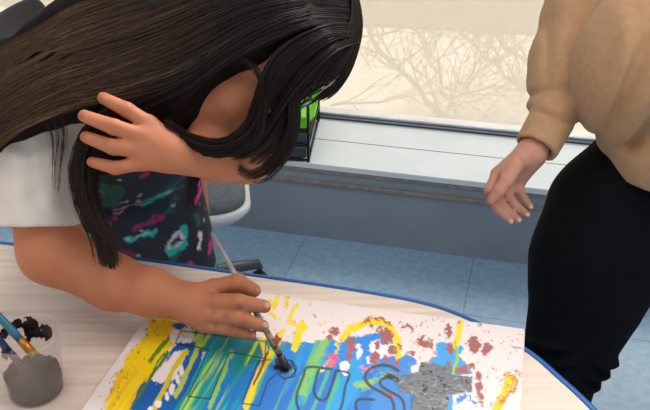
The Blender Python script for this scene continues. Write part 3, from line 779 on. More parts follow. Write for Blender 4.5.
# right hand around the brush
mr = [P(213, 288, 1.362), P(207, 301, 1.345), P(205, 314, 1.343), P(204, 325, 1.348)]
for m_, r in zip(mr, (.0155, .0155, .0150, .0135)): s.cone(WR_R*.8+m_*.2, m_, .024, r, .014)
rf = [[(238, 282, 1.343), (254, 290.5, 1.366)], [(239, 302, 1.316), (264.5, 306.5, 1.345)], [(238, 318, 1.316), (263, 326, 1.343)], [(233, 330.5, 1.325), (251.5, 335.5, 1.343)]]
for m_, c, r in zip(mr, rf, (.0136, .0128, .0120, .0098)):
    a, b = P(*c[0]), P(*c[1]); s.chain([m_, a, b], [r+.0008, r, r*.85], .0035); FING.append((m_, a, b))
s.chain([WR_R*.6+mr[0]*.4+To*-.02, P(226, 296, 1.392), P(246, 296.5, 1.384)], [.018, .0135, .0110], .008)
v, f = s.mesh(); v = smooth_np(v, f, 1, .4)
def skin_col(v, base, fings, tint, spots=()):
    c = np.tile(lin(base), (len(v), 1))
    for m_, a, b in fings:
        for q, r, w in ((b, .012, .62), (a, .012, .42), (m_, .014, .22)):
            d = np.linalg.norm(v-q, axis=1); k = np.clip(1-d/(r*1.5), 0, 1)[:, None]*w
            c = c*(1-k)+lin(tint)*k
    n = (fbm(v[:, 0]*40+v[:, 2]*25, v[:, 1]*40+v[:, 2]*31, 3)-.5)[:, None]
    return np.clip(c*(1+.18*n), 0, 1)
def spots(v, c, lst, depth_tol=.016):
    x, y = project(v); d = v[:, 1]*ct-(v[:, 2]-HC)*st
    for sx, sy, sd, r, colr, w in lst:
        k = (np.clip((r-np.hypot(x-sx, y-sy))/1.2+.4, 0, 1)*w*(d < sd+.004)*(d > sd-.04))[:, None]
        c = c*(1-k)+lin(colr)*k
    return c
gc = skin_col(v, (190, 119, 84), FING, (146, 70, 46))
NL = (222, 168, 148)
gc = spots(v, gc, [(267.5, 305, 1.345, 2.8, NL, .85), (266, 325, 1.345, 2.9, NL, .85), (254, 335, 1.345, 2.2, NL, .65), (258, 290, 1.36, 2.2, NL, .4),
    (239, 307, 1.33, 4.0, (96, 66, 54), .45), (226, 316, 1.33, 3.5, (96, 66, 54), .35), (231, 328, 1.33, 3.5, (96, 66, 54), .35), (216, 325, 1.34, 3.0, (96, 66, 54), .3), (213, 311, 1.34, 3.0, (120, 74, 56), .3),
    (105, 98, 1.29, 2.6, (196, 134, 110), .6), (87, 115.5, 1.285, 2.6, (196, 134, 110), .6), (88.5, 136.5, 1.285, 2.6, (196, 134, 110), .6), (95, 161, 1.29, 2.2, (196, 134, 110), .5)])
girl = mesh_np('person', v, f, M['skin'], None, True, gc)
tag(girl, 'long dark haired girl in white t-shirt and patterned apron bending over the painting', 'person')

# t-shirt
ax = (SHL-SHR)/np.linalg.norm(SHL-SHR)
HEM = P(36, 226, 1.395)
s = SDF((-.78, 1.05, .55), (.02, 1.92, 1.30), .005)
s.cone(SHR+ax*.05, SHL-ax*.05, .075, .072, .05)
chest = (SHR+SHL)/2*.7+WAI*.3
s.cone(chest+ax*.06, chest-ax*.06, .104, .104, .06); s.cone(WAI+ax*.045, WAI-ax*.045, .10, .10, .06); s.cone(PEL+ax*.05, PEL-ax*.07, .108, .108, .06)
s.cone((SHR+SHL)/2, NECK, .07, .054, .04); s.cone(P(40, 84, 1.415), P(85, 76, 1.42), .050, .052, .03)
sd = (EL_R-SHR)/np.linalg.norm(EL_R-SHR)
s.chain([SHR, SHR*.4+HEM*.6, HEM, HEM+sd*.05], [.066, .0665, .0655, .0655], .03)
ld = (EL_L-SHL)/np.linalg.norm(EL_L-SHL)
s.cone(SHL, SHL+ld*.13, .066, .06, .03)
xs = s.lo[0]+s.h*np.arange(s.n[0]); zs = s.lo[2]+s.h*np.arange(s.n[2])
s.v += (.0022*np.sin(90*xs[:, None, None]+55*zs[None, None, :])*np.sin(40*zs[None, None, :]+20*xs[:, None, None])).astype(np.float32)
hn = P(36, 226, 1.40)-P(36, 150, 1.40); hn /= np.linalg.norm(hn); 
# cut the sleeve at its hem only (local box), then hollow it round the arm
sl, X, Y, Z = s._sl(HEM-.14, HEM+.12)
pl = ((X-HEM[0])*hn[0]+(Y-HEM[1])*hn[1]+(Z-HEM[2])*hn[2]).astype(np.float32)
near = (np.sqrt((X-HEM[0])**2+(Y-HEM[1])**2+(Z-HEM[2])**2) < .11)
s.v[sl] = np.where(near, np.maximum(s.v[sl], pl), s.v[sl])
s.cone(HEM-sd*.02, HEM+sd*.06, .0590, .0590, .0, 'd')
for q, h in (([(20, 140), (30, 165), (34, 200)], -.005), ([(45, 130), (52, 160), (48, 205)], .005), ([(10, 170), (20, 195), (22, 222)], .004), ([(60, 150), (62, 180), (66, 215)], -.004), ([(5, 150), (25, 160), (50, 150)], .004), ([(30, 196), (50, 190), (70, 200)], -.0035)):
    s.fold([(x, y, 1.33) for x, y in q], h, .009)
v, f = s.mesh(); v = smooth_np(v, f, 2)
mesh_np('t_shirt', v, f, M['tshirt'], girl)

# apron: front panel wrapped over chest, belly and thighs, with patterned cloth
s = SDF((-.70, 1.05, .42), (0, 1.80, 1.16), .005)
s.cone(chest+ax*.055, chest-ax*.055, .112, .112, .06); s.cone(WAI+ax*.035, WAI-ax*.05, .110, .110, .06); s.cone(PEL+ax*.045, PEL-ax*.075, .119, .119, .06)
lowc = PEL+np.array([.02, -.03, -.28]); s.cone(lowc+ax*.05, lowc-ax*.10, .120, .120, .08)
s.cone((PEL+lowc)/2+ax*.045, (PEL+lowc)/2-ax*.08, .119, .119, .06)
fwd = np.cross(ax, Z_); fwd /= np.linalg.norm(fwd)
if fwd[1] > 0: fwd = -fwd
xs = s.lo[0]+s.h*np.arange(s.n[0]); zs = s.lo[2]+s.h*np.arange(s.n[2])
s.v += (.004*np.sin(42*xs[:, None, None]+30*zs[None, None, :])*np.sin(14*zs[None, None, :]+1)).astype(np.float32)
s.plane(PEL+fwd*.0, -fwd)
s.plane((0, 0, .47), (0, 0, -1))
v, f = s.mesh(); v = smooth_np(v, f, 2)
ax_, ay_ = project(v)
nx1 = (fbm(v[:, 0]*45, v[:, 2]*45, 41)-.5)*14; nx2 = (fbm(v[:, 0]*45, v[:, 2]*45, 61)-.5)*14
qx, qy = ax_+nx1, ay_+nx2
c = np.tile(lin((22, 22, 34)), (len(v), 1))
def dab(pts, w, colr, a=1):
    global c
    d = np.full(len(v), 1e9)
    for p0, p1 in zip(pts, pts[1:]): d = np.minimum(d, seg(qx, qy, *p0, *p1))
    k = (np.clip((w-d)/1.0+.5, 0, 1)*a)[:, None]; c = c*(1-k)+lin(colr)*k
MAG, TEA, GRN = (196, 30, 120), (40, 168, 156), (24, 84, 72)
dab([(100, 188), (116, 194), (112, 202)], 6, GRN, .9); dab([(138, 205), (150, 200), (166, 194), (178, 186)], 3.2, GRN, 1); dab([(140, 206), (158, 200), (174, 190)], 1.4, TEA, .8)
dab([(142, 178), (150, 172)], 3, (170, 30, 100), .9); dab([(112, 210), (126, 208), (140, 203)], .9, (220, 130, 150), .9); dab([(112, 218), (114, 220)], 3, (170, 24, 90))
dab([(134, 226), (150, 222), (164, 216)], 3.0, (150, 20, 96)); dab([(128, 240), (142, 237), (156, 233)], 2.6, TEA); dab([(126, 240), (150, 236)], 1.0, (140, 216, 200), .8)
dab([(182, 228), (186, 226)], 3.0, TEA); dab([(184, 230), (178, 236), (168, 248), (172, 254), (182, 246), (186, 232)], 4.2, TEA); dab([(170, 240), (178, 234), (183, 240), (178, 248), (170, 246), (170, 240)], 1.2, (224, 190, 196)); dab([(176, 241), (178, 243)], 3, (40, 30, 34))
dab([(78, 221), (92, 223), (106, 228)], 2.6, (176, 40, 66)); dab([(198, 186), (196, 200)], 2.6, (226, 40, 140)); dab([(200, 234), (197, 248)], 1.7, (226, 206, 206)); dab([(126, 254), (134, 258)], 4, (120, 16, 70)); dab([(188, 264), (192, 268)], 3, (206, 40, 130)); dab([(170, 262), (178, 256)], 3.4, GRN); dab([(174, 202), (168, 210)], 4, GRN, .7); dab([(198, 214), (200, 224)], 2, GRN)
off = (ax_ < 95) | (ax_ > 208) | (ay_ > 270) | (ay_ < 165)
g1 = fbm(v[:, 0]*22+9, v[:, 2]*34, 5); g2 = fbm(v[:, 0]*20, v[:, 2]*36+7, 15)
for gm, colr in ((g1 > .66, TEA), (g2 > .66, MAG), ((g1 < .3), GRN)):
    k = (gm & off)[:, None]*1.0; c = c*(1-k)+lin(colr)*k
sp = RNG.choice(len(v), 150, replace=False)
for q in sp:
    m_ = np.abs(v-v[q]).max(1) < .0034; c[m_] = lin((176, 156, 128))
mesh_np('apron', v, f, M['apron'], girl, True, c)
# red apron strap visible at the side of the chest
# eyes and glasses
for g_ in (-1, 1):
    mb = MB(); e = HCn+RT*.031*g_+UP*.005+FW*.078
    bmesh.ops.create_uvsphere(mb.bm, u_segments=16, v_segments=10, radius=.0125)
    ob = mb.build('eye', M['eye'], girl, True); ob.location = e
gl = None
mb = MB()
for g_ in (-1, 1):
    ctr = HCn+RT*.033*g_+UP*.002+FW*.110
    ring = [ctr+RT*.026*math.cos(a)+UP*.019*math.sin(a) for a in np.linspace(0, 2*math.pi, 25)]
    mb.tube(ring, .0018, 6)
    mb.tube([ctr+RT*.026*g_+UP*.006, HCn+RT*.072*g_+UP*.012+FW*.085, HCn+RT*.080*g_+UP*.012-FW*.005], .0018, 6)
mb.tube([HCn+RT*.008+UP*.004+FW*.111, HCn+UP*.007+FW*.114, HCn-RT*.008+UP*.004+FW*.111], .0018, 6)
gl = mb.build('glasses', M['frame'], girl, True)
mb = MB()
for g_ in (-1, 1):
    ctr = HCn+RT*.033*g_+UP*.002+FW*.110
    mb.tube([ctr-FW*.0008, ctr+FW*.0008], .001, 4)
    ring = [mb.bm.verts.new(ctr+RT*.026*math.cos(a)+UP*.019*math.sin(a)) for a in np.linspace(0, 2*math.pi, 24, endpoint=False)]
    mb.bm.faces.new(ring)
mb.build('lens', M['lens'], gl)

# ------------------------------------------------------------------ hair
FAM = {
 'A': (4200, [[(345, -30, 1.40), (290, -42, 1.36), (210, -34, 1.38), (140, -12, 1.41), (80, 8, 1.42), (40, 30, 1.41), (-20, 62, 1.42)],
        [(350, -10, 1.37), (290, -20, 1.31), (220, -5, 1.31), (150, 22, 1.34), (90, 42, 1.35), (40, 62, 1.335), (-20, 96, 1.31)],
        [(354, 5, 1.36), (295, 0, 1.28), (235, 15, 1.28), (170, 48, 1.30), (110, 72, 1.315), (50, 92, 1.303), (-20, 128, 1.30)],
        [(356, 15, 1.35), (300, 15, 1.27), (245, 35, 1.262), (190, 72, 1.275), (130, 94, 1.29), (70, 108, 1.298), (20, 128, 1.298), (-20, 160, 1.30)]]),
 'B': (1700, [[(356, 10, 1.35), (300, 10, 1.268), (245, 32, 1.262), (185, 72, 1.275), (130, 98, 1.29), (92, 122, 1.295), (74, 165, 1.30), (80, 208, 1.30), (96, 240, 1.30), (102, 262, 1.30)],
        [(356, 18, 1.348), (302, 16, 1.266), (248, 40, 1.262), (192, 78, 1.275), (140, 102, 1.295), (98, 128, 1.30), (82, 165, 1.30), (87, 208, 1.30), (104, 240, 1.30), (111, 268, 1.30)],
        [(356, 24, 1.346), (305, 22, 1.265), (250, 46, 1.262), (198, 84, 1.278), (150, 110, 1.31), (108, 138, 1.315), (95, 170, 1.315), (98, 208, 1.312), (112, 238, 1.305), (116, 262, 1.30)]]),
 'A2': (1100, [[(356, 24, 1.346), (308, 20, 1.265), (252, 40, 1.262), (206, 66, 1.275), (172, 94, 1.29), (140, 118, 1.32), (110, 140, 1.33), (100, 160, 1.335)],
        [(357, 30, 1.345), (312, 24, 1.263), (258, 46, 1.260), (214, 70, 1.275), (188, 94, 1.29), (170, 120, 1.315), (140, 140, 1.335), (118, 165, 1.34)]]),
 'D': (1500, [[(358, 25, 1.35), (325, 25, 1.275), (285, 45, 1.258), (266, 70, 1.262), (257, 98, 1.27), (247, 124, 1.28), (224, 142, 1.276), (192, 137, 1.268), (168, 122, 1.275)],
        [(358, 34, 1.35), (330, 36, 1.277), (296, 58, 1.260), (274, 86, 1.265), (260, 115, 1.275), (242, 140, 1.28), (212, 149, 1.272), (186, 141, 1.266), (164, 128, 1.275)],
        [(359, 42, 1.35), (336, 50, 1.28), (306, 76, 1.268), (284, 102, 1.272), (266, 128, 1.28), (246, 148, 1.285), (216, 153, 1.276), (188, 147, 1.266)]]),
 'E': (1700, [[(352, -12, 1.36), (352, 18, 1.33), (340, 50, 1.30), (318, 78, 1.285), (300, 100, 1.28), (290, 128, 1.285), (284, 150, 1.29)],
        [(355, -10, 1.365), (358, 25, 1.345), (348, 58, 1.32), (330, 82, 1.305), (308, 96, 1.30), (294, 110, 1.29)],
        [(357, -5, 1.37), (361, 28, 1.36), (353, 62, 1.35), (338, 86, 1.345), (322, 97, 1.34)],
        [(358, -5, 1.41), (362.5, 28, 1.41), (353, 64, 1.41), (337, 89, 1.40), (327, 96, 1.40)]]),
 'F': (130, [[(300, 70, 1.27), (290, 105, 1.275), (288, 132, 1.285), (276, 155, 1.31), (256, 172, 1.34), (242, 168, 1.35), (232, 152, 1.35)],
        [(306, 80, 1.275), (297, 112, 1.28), (294, 140, 1.29), (283, 163, 1.31), (264, 179, 1.34), (248, 177, 1.35), (236, 168, 1.36)]]),
 'F2': (1000, [[(303, 84, 1.30), (296, 108, 1.31), (292, 134, 1.315), (285, 156, 1.32), (268, 175, 1.335)],
        [(296, 96, 1.295), (291, 116, 1.30), (286, 134, 1.30), (280, 150, 1.31), (268, 166, 1.33)],
        [(288, 96, 1.28), (280, 118, 1.285), (268, 138, 1.29), (250, 150, 1.298), (226, 155, 1.305)]]),
 'G': (110, [[(205, 110, 1.42), (194, 150, 1.46), (189, 185, 1.47), (185, 216, 1.475)], [(210, 110, 1.42), (201, 150, 1.46), (195, 180, 1.47), (190, 212, 1.475)]]),
 'H': (26, [[(30, 108, 1.30), (46, 132, 1.298), (49, 160, 1.30), (50, 188, 1.302)], [(66, 110, 1.295), (70, 134, 1.298), (64, 160, 1.30), (60, 194, 1.302)]]),
 'T': (30, [[(236, 50, 1.262), (256, 70, 1.258), (262, 100, 1.262), (256, 136, 1.272), (236, 146, 1.28)], [(240, 60, 1.26), (262, 80, 1.257), (268, 110, 1.26), (262, 140, 1.27), (240, 150, 1.28)]]),
}
def strands():
    VV, FFc, CC = [], [], []; base = 0; NP = 22
    for key, (cnt, gs) in FAM.items():
        G = np.stack([cr(g, NP) for g in gs]); m = len(gs)
        ncl = max(4, cnt//16); clu = (np.arange(ncl)+RNG.random(ncl))/ncl*(m-1); clo = RNG.normal(0, 1, (ncl, 3)); clc = RNG.random(ncl)
        for i in range(cnt):
            c = RNG.integers(ncl); u = np.clip(clu[c]+RNG.normal(0, .07), 0, m-1)
            a = min(int(u), m-2); w = u-a; w = w*w*(3-2*w)*.5+w*.5
            g = G[a]*(1-w)+G[a+1]*w
            t = np.linspace(0, 1, NP)[:, None]
            ph = RNG.uniform(0, 6.28, 3)
            wob = np.concatenate([np.sin(t*7+ph[0])*1.1, np.sin(t*6+ph[1])*1.1, np.sin(t*5+ph[2])*.002], 1)*(.25+t)
            j = np.concatenate([np.full((NP, 1), clo[c, 0]*2.0+RNG.normal(0, .8)), np.full((NP, 1), clo[c, 1]*2.0+RNG.normal(0, .8)), np.full((NP, 1), clo[c, 2]*.003-abs(RNG.normal(0, .003)))], 1)*np.clip(.3+t*1.1, 0, 1)
            if key == 'E': j[:, 0] = -np.abs(j[:, 0])*.6
            g = g+wob*(.5 if key in 'ED' else 1)+j
            if key in ('E', 'D', 'F2', 'F', 'T') and RNG.random() < .95:
                skip = False
                for gx, gy, ga, l1, l2 in ((277, 104, -35, 13, 4.6), (304, 104, -24, 8, 3)):
                    ca, sa = math.cos(math.radians(ga)), math.sin(math.radians(ga)); dx, dy = g[:, 0]-gx, g[:, 1]-gy
                    if np.any(((dx*ca+dy*sa)/l1)**2+((-dx*sa+dy*ca)/l2)**2 < 1): skip = True
                if skip: continue
            cw = np.random.default_rng(int(clc[c]*1e6)).uniform(0, 6.28, 2)
            if key in ('A', 'B', 'A2'): g[:, 1:2] += (np.sin(t*9+cw[0])*3.2+np.sin(t*17+cw[1])*1.2)*np.clip(t*1.6-.35, 0, 1)*(1 if key == 'A' else .35)
            if key == 'B': g[:, 0:1] += (np.sin(t*10+cw[1])*3.0)*np.clip(t*2-1.0, 0, 1)
            if key in ('A', 'B'):          # opening where the shirt shows between the locks
                ex, ey = (g[:, 0]-48)/32, (g[:, 1]-57)/5; r2 = ex*ex+ey*ey
                push = np.where((r2 < 1) & (np.abs(ex) < 1), np.sqrt(np.maximum(1-ex*ex, 0))*5-np.abs(g[:, 1]-57), 0)
                if RNG.random() > .03: g[:, 1] += np.where(g[:, 1] > 57, push, -push)
            end = NP if RNG.random() < (.15 if key in 'BFG' else .45) else RNG.integers(int(NP*(.62 if key in 'BG' else .72)), NP)
            g = g[:end]
            if len(g) < 4: continue
            x = (g[:, 0]-325)/F*g[:, 2]; vv_ = (205-g[:, 1])/F*g[:, 2]; d = g[:, 2]
            pts = np.stack([x, d*ct+vv_*st, HC-d*st+vv_*ct], 1)
            n = len(pts)
            tn = np.gradient(pts, axis=0); tn /= np.linalg.norm(tn, axis=1)[:, None]+1e-9
            s1 = np.cross(tn, -To); s1 /= np.linalg.norm(s1, axis=1)[:, None]+1e-9; s2 = np.cross(s1, tn)
            r = (.00070 if key not in 'HT' else .0005)*np.linspace(1, .3, n)[:, None]
            ringv = np.stack([pts+r*(math.cos(q)*s1+math.sin(q)*s2) for q in (0, 2.094, 4.189)], 1)
            VV.append(ringv.reshape(-1, 3))
            ii = base+np.arange(n*3).reshape(n, 3); nx = np.roll(ii, -1, 1)
            FFc.append(np.stack([ii[:-1], nx[:-1], nx[1:], ii[1:]], -1).reshape(-1, 4)); base += n*3
            # strands near-black at the head, browner lengths (later on lower locks), some honey
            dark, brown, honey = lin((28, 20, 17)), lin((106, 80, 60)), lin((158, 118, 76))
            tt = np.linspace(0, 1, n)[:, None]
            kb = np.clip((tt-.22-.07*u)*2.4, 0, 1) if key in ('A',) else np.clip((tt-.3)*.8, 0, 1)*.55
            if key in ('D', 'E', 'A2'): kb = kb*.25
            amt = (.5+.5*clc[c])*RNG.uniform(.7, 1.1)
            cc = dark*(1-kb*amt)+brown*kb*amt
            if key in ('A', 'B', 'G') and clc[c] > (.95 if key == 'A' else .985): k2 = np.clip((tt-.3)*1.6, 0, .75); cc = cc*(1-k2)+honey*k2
            CC.append(np.repeat(np.clip(cc, 0, 1), 3, 0))
    return np.concatenate(VV), np.concatenate(FFc), np.concatenate(CC)
# undercoat: cap on the skull and soft volume inside the locks

s = SDF((-.62, 1.0, .80), (.12, 1.62, 1.36), .0045)
Rm = np.stack([RT, UP, FW])
s.ell(HCn+UP*.014-FW*.022, (.078, .092, .094), Rm, .01)
s.ell(HCn-UP*.03-FW*.055, (.078, .095, .06), Rm, .03)
def under(g, r, dd, k=.02):
    q = cr(g, 12); q[:, 2] += dd
    rs = r if hasattr(r, '__len__') else [r]*12
    s.chain([P(*p) for p in q], list(np.interp(np.linspace(0, 1, 12), np.linspace(0, 1, len(rs)), rs)), k)
for i, (r, dd) in enumerate((([.02, .03, .034, .022, .006], .058), ([.02, .028, .032, .024, .008], .050), ([.016, .026, .028, .020, .006], .044))):
    under(FAM['A'][1][i][1:], r, dd)
under(FAM['A'][1][3][1:], [.016, .026, .028, .02, .012], .043)
under(FAM['B'][1][1][1:], [.016, .020, .022, .016, .012, .009, .004], .026)
under(FAM['A2'][1][0][1:], [.02, .024, .022, .022, .014], .03); under(FAM['A2'][1][1][2:], [.014, .014, .018, .02, .012], .03)
under(FAM['D'][1][1][1:], [.014, .016, .012, .008, .007, .007, .006], .014, .008); under(FAM['D'][1][2][1:], [.012, .014, .010, .009, .008, .006], .016, .008)
def inset(g, r): return [(x-r*(1 if y < 60 else .6), y-r*(.2 if y < 60 else .7), d) for x, y, d in g]
under(inset(FAM['E'][1][1], 11), [.016, .016, .012, .008, .003], .02, .006); under(inset(FAM['E'][1][2], 13), [.016, .016, .012, .006, .002], .01, .006); under(inset(FAM['E'][1][3], 14), [.016, .016, .012, .006, .002], -.02, .006)
under(FAM['F2'][1][0], [.008, .010, .010, .007, .002], .012, .006); under(FAM['F2'][1][1], [.008, .010, .010, .006, .002], .012, .006)
# dark tresses behind the hand
s.chain([P(190, 100, 1.36), P(150, 115, 1.35), P(115, 132, 1.345), P(100, 165, 1.345)], [.05, .04, .028, .016], .02)
for dd in (1.27, 1.30, 1.33, 1.36, 1.39): s.cone(P(24, 59, dd), P(70, 55, dd), .010, .008, .004, 'd')
# opening for the face and the cheek, and the gap where the spectacles show
for dd in (1.25, 1.27, 1.29, 1.31, 1.33): s.cone(P(269, 109, dd), P(287, 97, dd), .008, .008, .004, 'd'); s.cone(P(298, 107, dd+.02), P(311, 101, dd+.02), .006, .005, .004, 'd')
s.ell(HCn-UP*.02+FW*.088, (.056, .085, .05), Rm, .01, 'd')
s.cone(P(236, 84, 1.27), P(208, 116, 1.27), .036, .046, .012, 'd')
v, f = s.mesh(); v = smooth_np(v, f, 2)
hair = mesh_np('hair', v, f, M['hair_under'], girl)
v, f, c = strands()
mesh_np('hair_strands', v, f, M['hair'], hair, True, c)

# ------------------------------------------------------------------ adult
HIP = P(662, 185, 1.80); AX = np.array([.985, .17, 0]); FA = np.array([.17, -.985, 0])
CHE = P(690, -20, 1.74); SH2R, SH2L = P(622, -95, 1.74), P(780, -115, 1.78)
EL2, WR2 = P(568, 36, 1.80), P(534, 150, 1.70)
KN2, AN2 = P(550, 398, 1.80), None
AN2 = np.array([KN2[0]+.01, KN2[1]+.04, .08])
HIP2R, HIP2L = P(612, 225, 1.78), P(735, 215, 1.82)
KN2L = np.array([HIP2L[0]+.01, HIP2L[1]+.02, .42]); AN2L = np.array([KN2L[0], KN2L[1]+.04, .08])
NK2 = (SH2R+SH2L)/2+np.array([0, 0, .06]); HC2 = NK2+np.array([-.01, -.03, .16])
s = SDF((.18, 1.18, 0), (1.32, 1.95, 1.72), .004)
s.cone(SH2R*.8+SH2L*.2, SH2L*.8+SH2R*.2, .07, .07, .05); s.cone(CHE+AX*.06, CHE-AX*.06, .11, .11, .06)
s.cone(HIP+AX*.06+[0, 0, .1], HIP-AX*.04+[0, 0, .1], .088, .088, .04); s.cone(HIP+AX*.08, HIP-AX*.05, .108, .108, .04)
s.cone((SH2R+SH2L)/2, HC2-[0, 0, .06], .055, .05, .04)
s.chain([HIP2R, (HIP2R*.5+KN2*.5), KN2, AN2], [.115, .095, .06, .042], .04); s.chain([HIP2L, KN2L, AN2L], [.115, .065, .042], .04)
for an in (AN2, AN2L): s.cone(an-[0, 0, .03], an+FA*.16-[0, 0, .045], .038, .03, .02)
s.chain([SH2R, EL2, WR2], [.050, .036, .029], .02); 
EL2L = SH2L+np.array([.1, .02, -.27]); WR2L = EL2L+np.array([-.03, -.08, -.24]); s.chain([SH2L, EL2L, WR2L], [.055, .042, .029], .02)
h1 = WR2L+np.array([0, -.02, -.09])
s.cone(WR2L, h1, .028, .03, .02)
for k in range(4):
    b = h1+np.array([.024*(k-1.5)*.3, .018*(k-1.5), -.01]); s.chain([b, b+[-.004, 0, -.04], b+[-.016, 0, -.075]], [.0105, .0095, .0085], .004)
s.chain([WR2L+[-.015, -.03, -.04], WR2L+[-.03, -.06, -.085], WR2L+[-.035, -.065, -.11]], [.014, .011, .009], .01)
r2, u2, f2 = frame_of(FA-np.array([0, 0, .25]), (0, 0, 1)); head(s, HC2, r2, u2, f2)
# right hand hanging: thumb in front, fingers curling behind it
MC2 = [P(497, 174, 1.692), P(504, 179, 1.705), P(512, 181, 1.715), P(521, 180, 1.722)]
for m_, r in zip(MC2, (.014, .0145, .014, .013)): s.cone(WR2*.8+m_*.2, m_, .024, r, .014)
s.cone(WR2*.55+P(506, 170, 1.66)*.45, P(508, 174, 1.665), .018, .016, .012)
FG2 = []
for m_, c3, r in zip(MC2, ([(489, 191, 1.672), (497, 209, 1.685), (510, 221, 1.70)], [(497, 197, 1.69), (506, 210, 1.70), (518, 220, 1.715)], [(508, 196, 1.705), (517, 207, 1.715), (527, 215, 1.73)], [(519, 190, 1.715), (524, 198, 1.725), (531, 207.5, 1.735)]), (.0108, .0108, .0102, .0092)):
    q = [P(*z) for z in c3]; s.chain([m_]+q, [r+.001, r, r*.88, r*.76], .0035); FG2.append((m_, q[0], q[2]))
th2 = [P(516, 165, 1.655), P(507, 180, 1.648), P(499, 191, 1.645), P(491, 201, 1.648)]
s.chain(th2, [.016, .0135, .0115, .0095], .006); FG2.append((th2[1], th2[2], th2[3]))
v, f = s.mesh(); v = smooth_np(v, f, 1, .4)
ac = spots(v, skin_col(v, (206, 146, 122), FG2, (196, 104, 88)), [(511.5, 221.5, 1.71, 2.2, (240, 214, 200), .9), (519.5, 220, 1.73, 2.2, (240, 214, 200), .9), (528, 214.5, 1.74, 2.2, (240, 214, 200), .9), (531.5, 207, 1.745, 2.0, (240, 214, 200), .9)])
adult = mesh_np('person', v, f, M['skin'], None, True, ac)
tag(adult, 'standing person in beige sweatshirt and black leggings with hanging hand at right', 'person')
# leggings
s = SDF((.18, 1.15, .06), (1.25, 1.95, 1.02), .005)
s.cone(HIP+AX*.06+[0, 0, .1], HIP-AX*.04+[0, 0, .1], .100, .100, .04); s.cone(HIP+AX*.08, HIP-AX*.06, .122, .120, .04)
s.chain([P(604, 210, 1.78), P(590, 262, 1.78), P(583, 305, 1.785), P(569, 345, 1.79), P(555, 376, 1.80), KN2, KN2*.5+AN2*.5, AN2], [.120, .115, .099, .079, .064, .064, .062, .048], .05)
s.cone(P(625, 250, 1.78), P(588, 306, 1.80), .106, .074, .05)
s.chain([HIP2L, KN2L, AN2L], [.125, .073, .048], .05)
for q in (((522, 338), (540, 344), (562, 345)), ((526, 352), (545, 360), (566, 360)), ((530, 366), (548, 374), (566, 374))):
    s.fold([(x, y, 1.75) for x, y in q], .018, .0065)
for q in (((618, 362), (606, 364), (590, 362)), ((610, 374), (597, 376), (582, 374)), ((600, 386), (588, 388), (574, 386))):
    s.fold([(x, y, 1.75) for x, y in q], .022, .0065)
s.plane((0, 0, .90), (0, 0, 1))
v, f = s.mesh(); v = smooth_np(v, f, 1); mesh_np('leggings', v, f, M['leggings'], adult)
# shoes
for an in (AN2, AN2L):
    s = SDF(an-[.12, .25, .12], an+[.12, .12, .08], .006)
    s.cone(an-[0, -.02, .035], an+FA*.17-[0, 0, .045], .043, .036, .02); s.cone(an, an-[0, 0, .04], .046, .043, .02); s.plane((0, 0, .002), (0, 0, -1))
    v, f = s.mesh(); mesh_np('shoe', smooth_np(v, f, 2), f, M['shoe'], adult)
# sweatshirt: blouson body over a hem band, full sleeve gathered into a cuff
s = SDF((.25, 1.15, .74), (1.36, 2.02, 1.52), .0045)
s.cone(SH2R*.8+SH2L*.2, SH2L*.85+SH2R*.15, .10, .085, .06)
s.cone(P(690, 0, 1.72)+AX*.055, P(690, 0, 1.72)-AX*.02, .155, .155, .08)
s.ell(P(664, 68, 1.655), (.180, .15, .178), None, .06)
s.ell(P(735, 64, 1.69), (.19, .15, .175), None, .06)
s.cone((SH2R+SH2L)/2, NK2, .09, .07, .05)
bc = P(684, 150, 1.71); s.cone(bc+AX*.05+[0, 0, .01], bc+[0, 0, .01], .156, .156, .006)      # hem band
s.fold([(622, 144, 1.6), (630, 110, 1.6), (650, 68, 1.6), (668, 40, 1.6)], .022, .016)
s.fold([(606, 140, 1.6), (604, 110, 1.6), (612, 70, 1.6), (612, 10, 1.6)], .010, .016)
s.fold([(638, 148, 1.6), (646, 120, 1.6), (668, 80, 1.6)], -.018, .011)
s.fold([(614, 130, 1.6), (618, 90, 1.6), (632, 50, 1.6)], -.014, .013)
body_sdf = s.v.copy(); s.v[:] = 1
SLV = [SH2R, P(600, -34, 1.78), P(580, 20, 1.79), P(567, 62, 1.775), P(563, 88, 1.755), P(559, 103, 1.74)]
s.chain(SLV, [.082, .084, .081, .076, .071, .052], .02)
s.fold([(558, -10, 1.7), (553, 25, 1.7), (550, 55, 1.7), (548, 84, 1.7)], -.007, .008)
s.fold([(570, -10, 1.7), (566, 40, 1.7), (564, 80, 1.7)], .005, .018)
s.fold([(533, 93, 1.7), (545, 91, 1.7), (556, 92, 1.7), (576, 88, 1.7)], -.0075, .007)
s.fold([(528, 102, 1.7), (540, 103, 1.7), (556, 106, 1.7), (574, 100, 1.7)], .010, .012)
s.chain([P(557, 110, 1.725), P(535.5, 149, 1.70)], [.047, .044], .006)                 # cuff
s.fold([(536, 112, 1.7), (548, 119, 1.7), (562, 123, 1.7), (576, 122, 1.7)], -.008, .0055)
s.fold([(540, 104, 1.7), (552, 110, 1.7), (570, 112, 1.7)], .007, .009)
s.fold([(576, 60, 1.7), (572, 84, 1.7), (566, 100, 1.7)], -.006, .008)
s.v[:] = np.where(True, np.minimum(s.v, body_sdf), s.v)
s.chain([SH2L, EL2L, WR2L+[0, 0, .03]], [.085, .075, .05], .02)
cn = P(535.5, 149, 1.70)-P(557, 110, 1.725); cn /= np.linalg.norm(cn); ce = P(535, 148, 1.70)
sl, X, Y, Z = s._sl(ce-.075, ce+.075)
pl = ((X-ce[0])*cn[0]+(Y-ce[1])*cn[1]+(Z-ce[2])*cn[2]).astype(np.float32)
near = (np.sqrt((X-ce[0])**2+(Y-ce[1])**2+(Z-ce[2])**2) < .07)
s.v[sl] = np.where(near, np.maximum(s.v[sl], pl), s.v[sl])
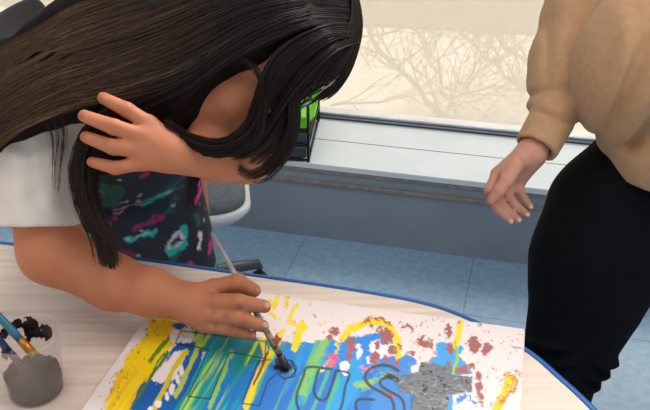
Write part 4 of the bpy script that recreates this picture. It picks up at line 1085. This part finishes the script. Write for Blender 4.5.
s.cone(ce, ce+cn*.04, .034, .034, 0, 'd')
he = np.array([0, 0, .838]); sl, X, Y, Z = s._sl(s.lo, s.lo+s.h*(s.n-1))
hz = he[2]-.0
body_side = (X > P(575, 150, 1.72)[0]) & (Z < .95)
s.v = np.where(body_side, np.maximum(s.v, (hz-Z).astype(np.float32)), s.v)
v, f = s.mesh(); v = smooth_np(v, f, 2); mesh_np('sweatshirt', v, f, M['sweat'], adult)
# hair and eyes of the standing person
s = SDF(HC2-[.14, .14, .2], HC2+[.14, .16, .17], .006); Rm2 = np.stack([r2, u2, f2])
s.ell(HC2+u2*.034-f2*.016, (.083, .094, .102), Rm2, .01); s.ell(HC2-u2*.05-f2*.05, (.075, .10, .05), Rm2, .03)
s.ell(HC2-u2*.03+f2*.085, (.058, .085, .05), Rm2, .01, 'd')
v, f = s.mesh(); mesh_np('hair', smooth_np(v, f, 2), f, M['hair_under'], adult)
for g_ in (-1, 1):
    mb = MB(); bmesh.ops.create_uvsphere(mb.bm, u_segments=16, v_segments=10, radius=.0125)
    ob = mb.build('eye', M['eye'], adult, True); ob.location = HC2+r2*.031*g_+u2*.005+f2*.078

# ------------------------------------------------------------------ light
w = bpy.data.worlds.new('world'); S.world = w; w.use_nodes = True
bg = w.node_tree.nodes['Background']; bg.inputs[0].default_value = (.90, .94, 1.0, 1); bg.inputs[1].default_value = .62
def sun(rot, e, ang, colr):
    l = bpy.data.lights.new('sun', 'SUN'); l.energy = e; l.angle = math.radians(ang); l.color = colr
    o = bpy.data.objects.new('sun', l); C.objects.link(o); o.rotation_euler = rot
sun((math.radians(-42), 0, math.radians(-28)), 5.5, 25, (1, .96, .9))
def area(loc, tgt, e, sx, sy, colr):  # added soft fill light from above; no lamp fixture is seen
    l = bpy.data.lights.new('overhead_fill', 'AREA'); l.energy = e; l.shape = 'RECTANGLE'; l.size = sx; l.size_y = sy; l.color = colr
    o = bpy.data.objects.new('overhead_fill', l); C.objects.link(o); o.location = loc
    from mathutils import Vector
    o.rotation_euler = (Vector(tgt)-Vector(loc)).to_track_quat('-Z', 'Y').to_euler()
area((.9, .9, 2.6), (.9, .9, 0), 14, 1.2, .6, (1, .95, .88))
area((-1.2, .7, 2.6), (-1.2, .7, 0), 6, 1.2, .6, (1, .92, .82))
S.view_settings.view_transform = 'Standard'; S.view_settings.look = 'None'; S.view_settings.gamma = 1; S.view_settings.exposure = .06
S.view_settings.use_curve_mapping = False
S.cycles.use_denoising = True
S.cycles.max_bounces = 8; S.cycles.transparent_max_bounces = 12
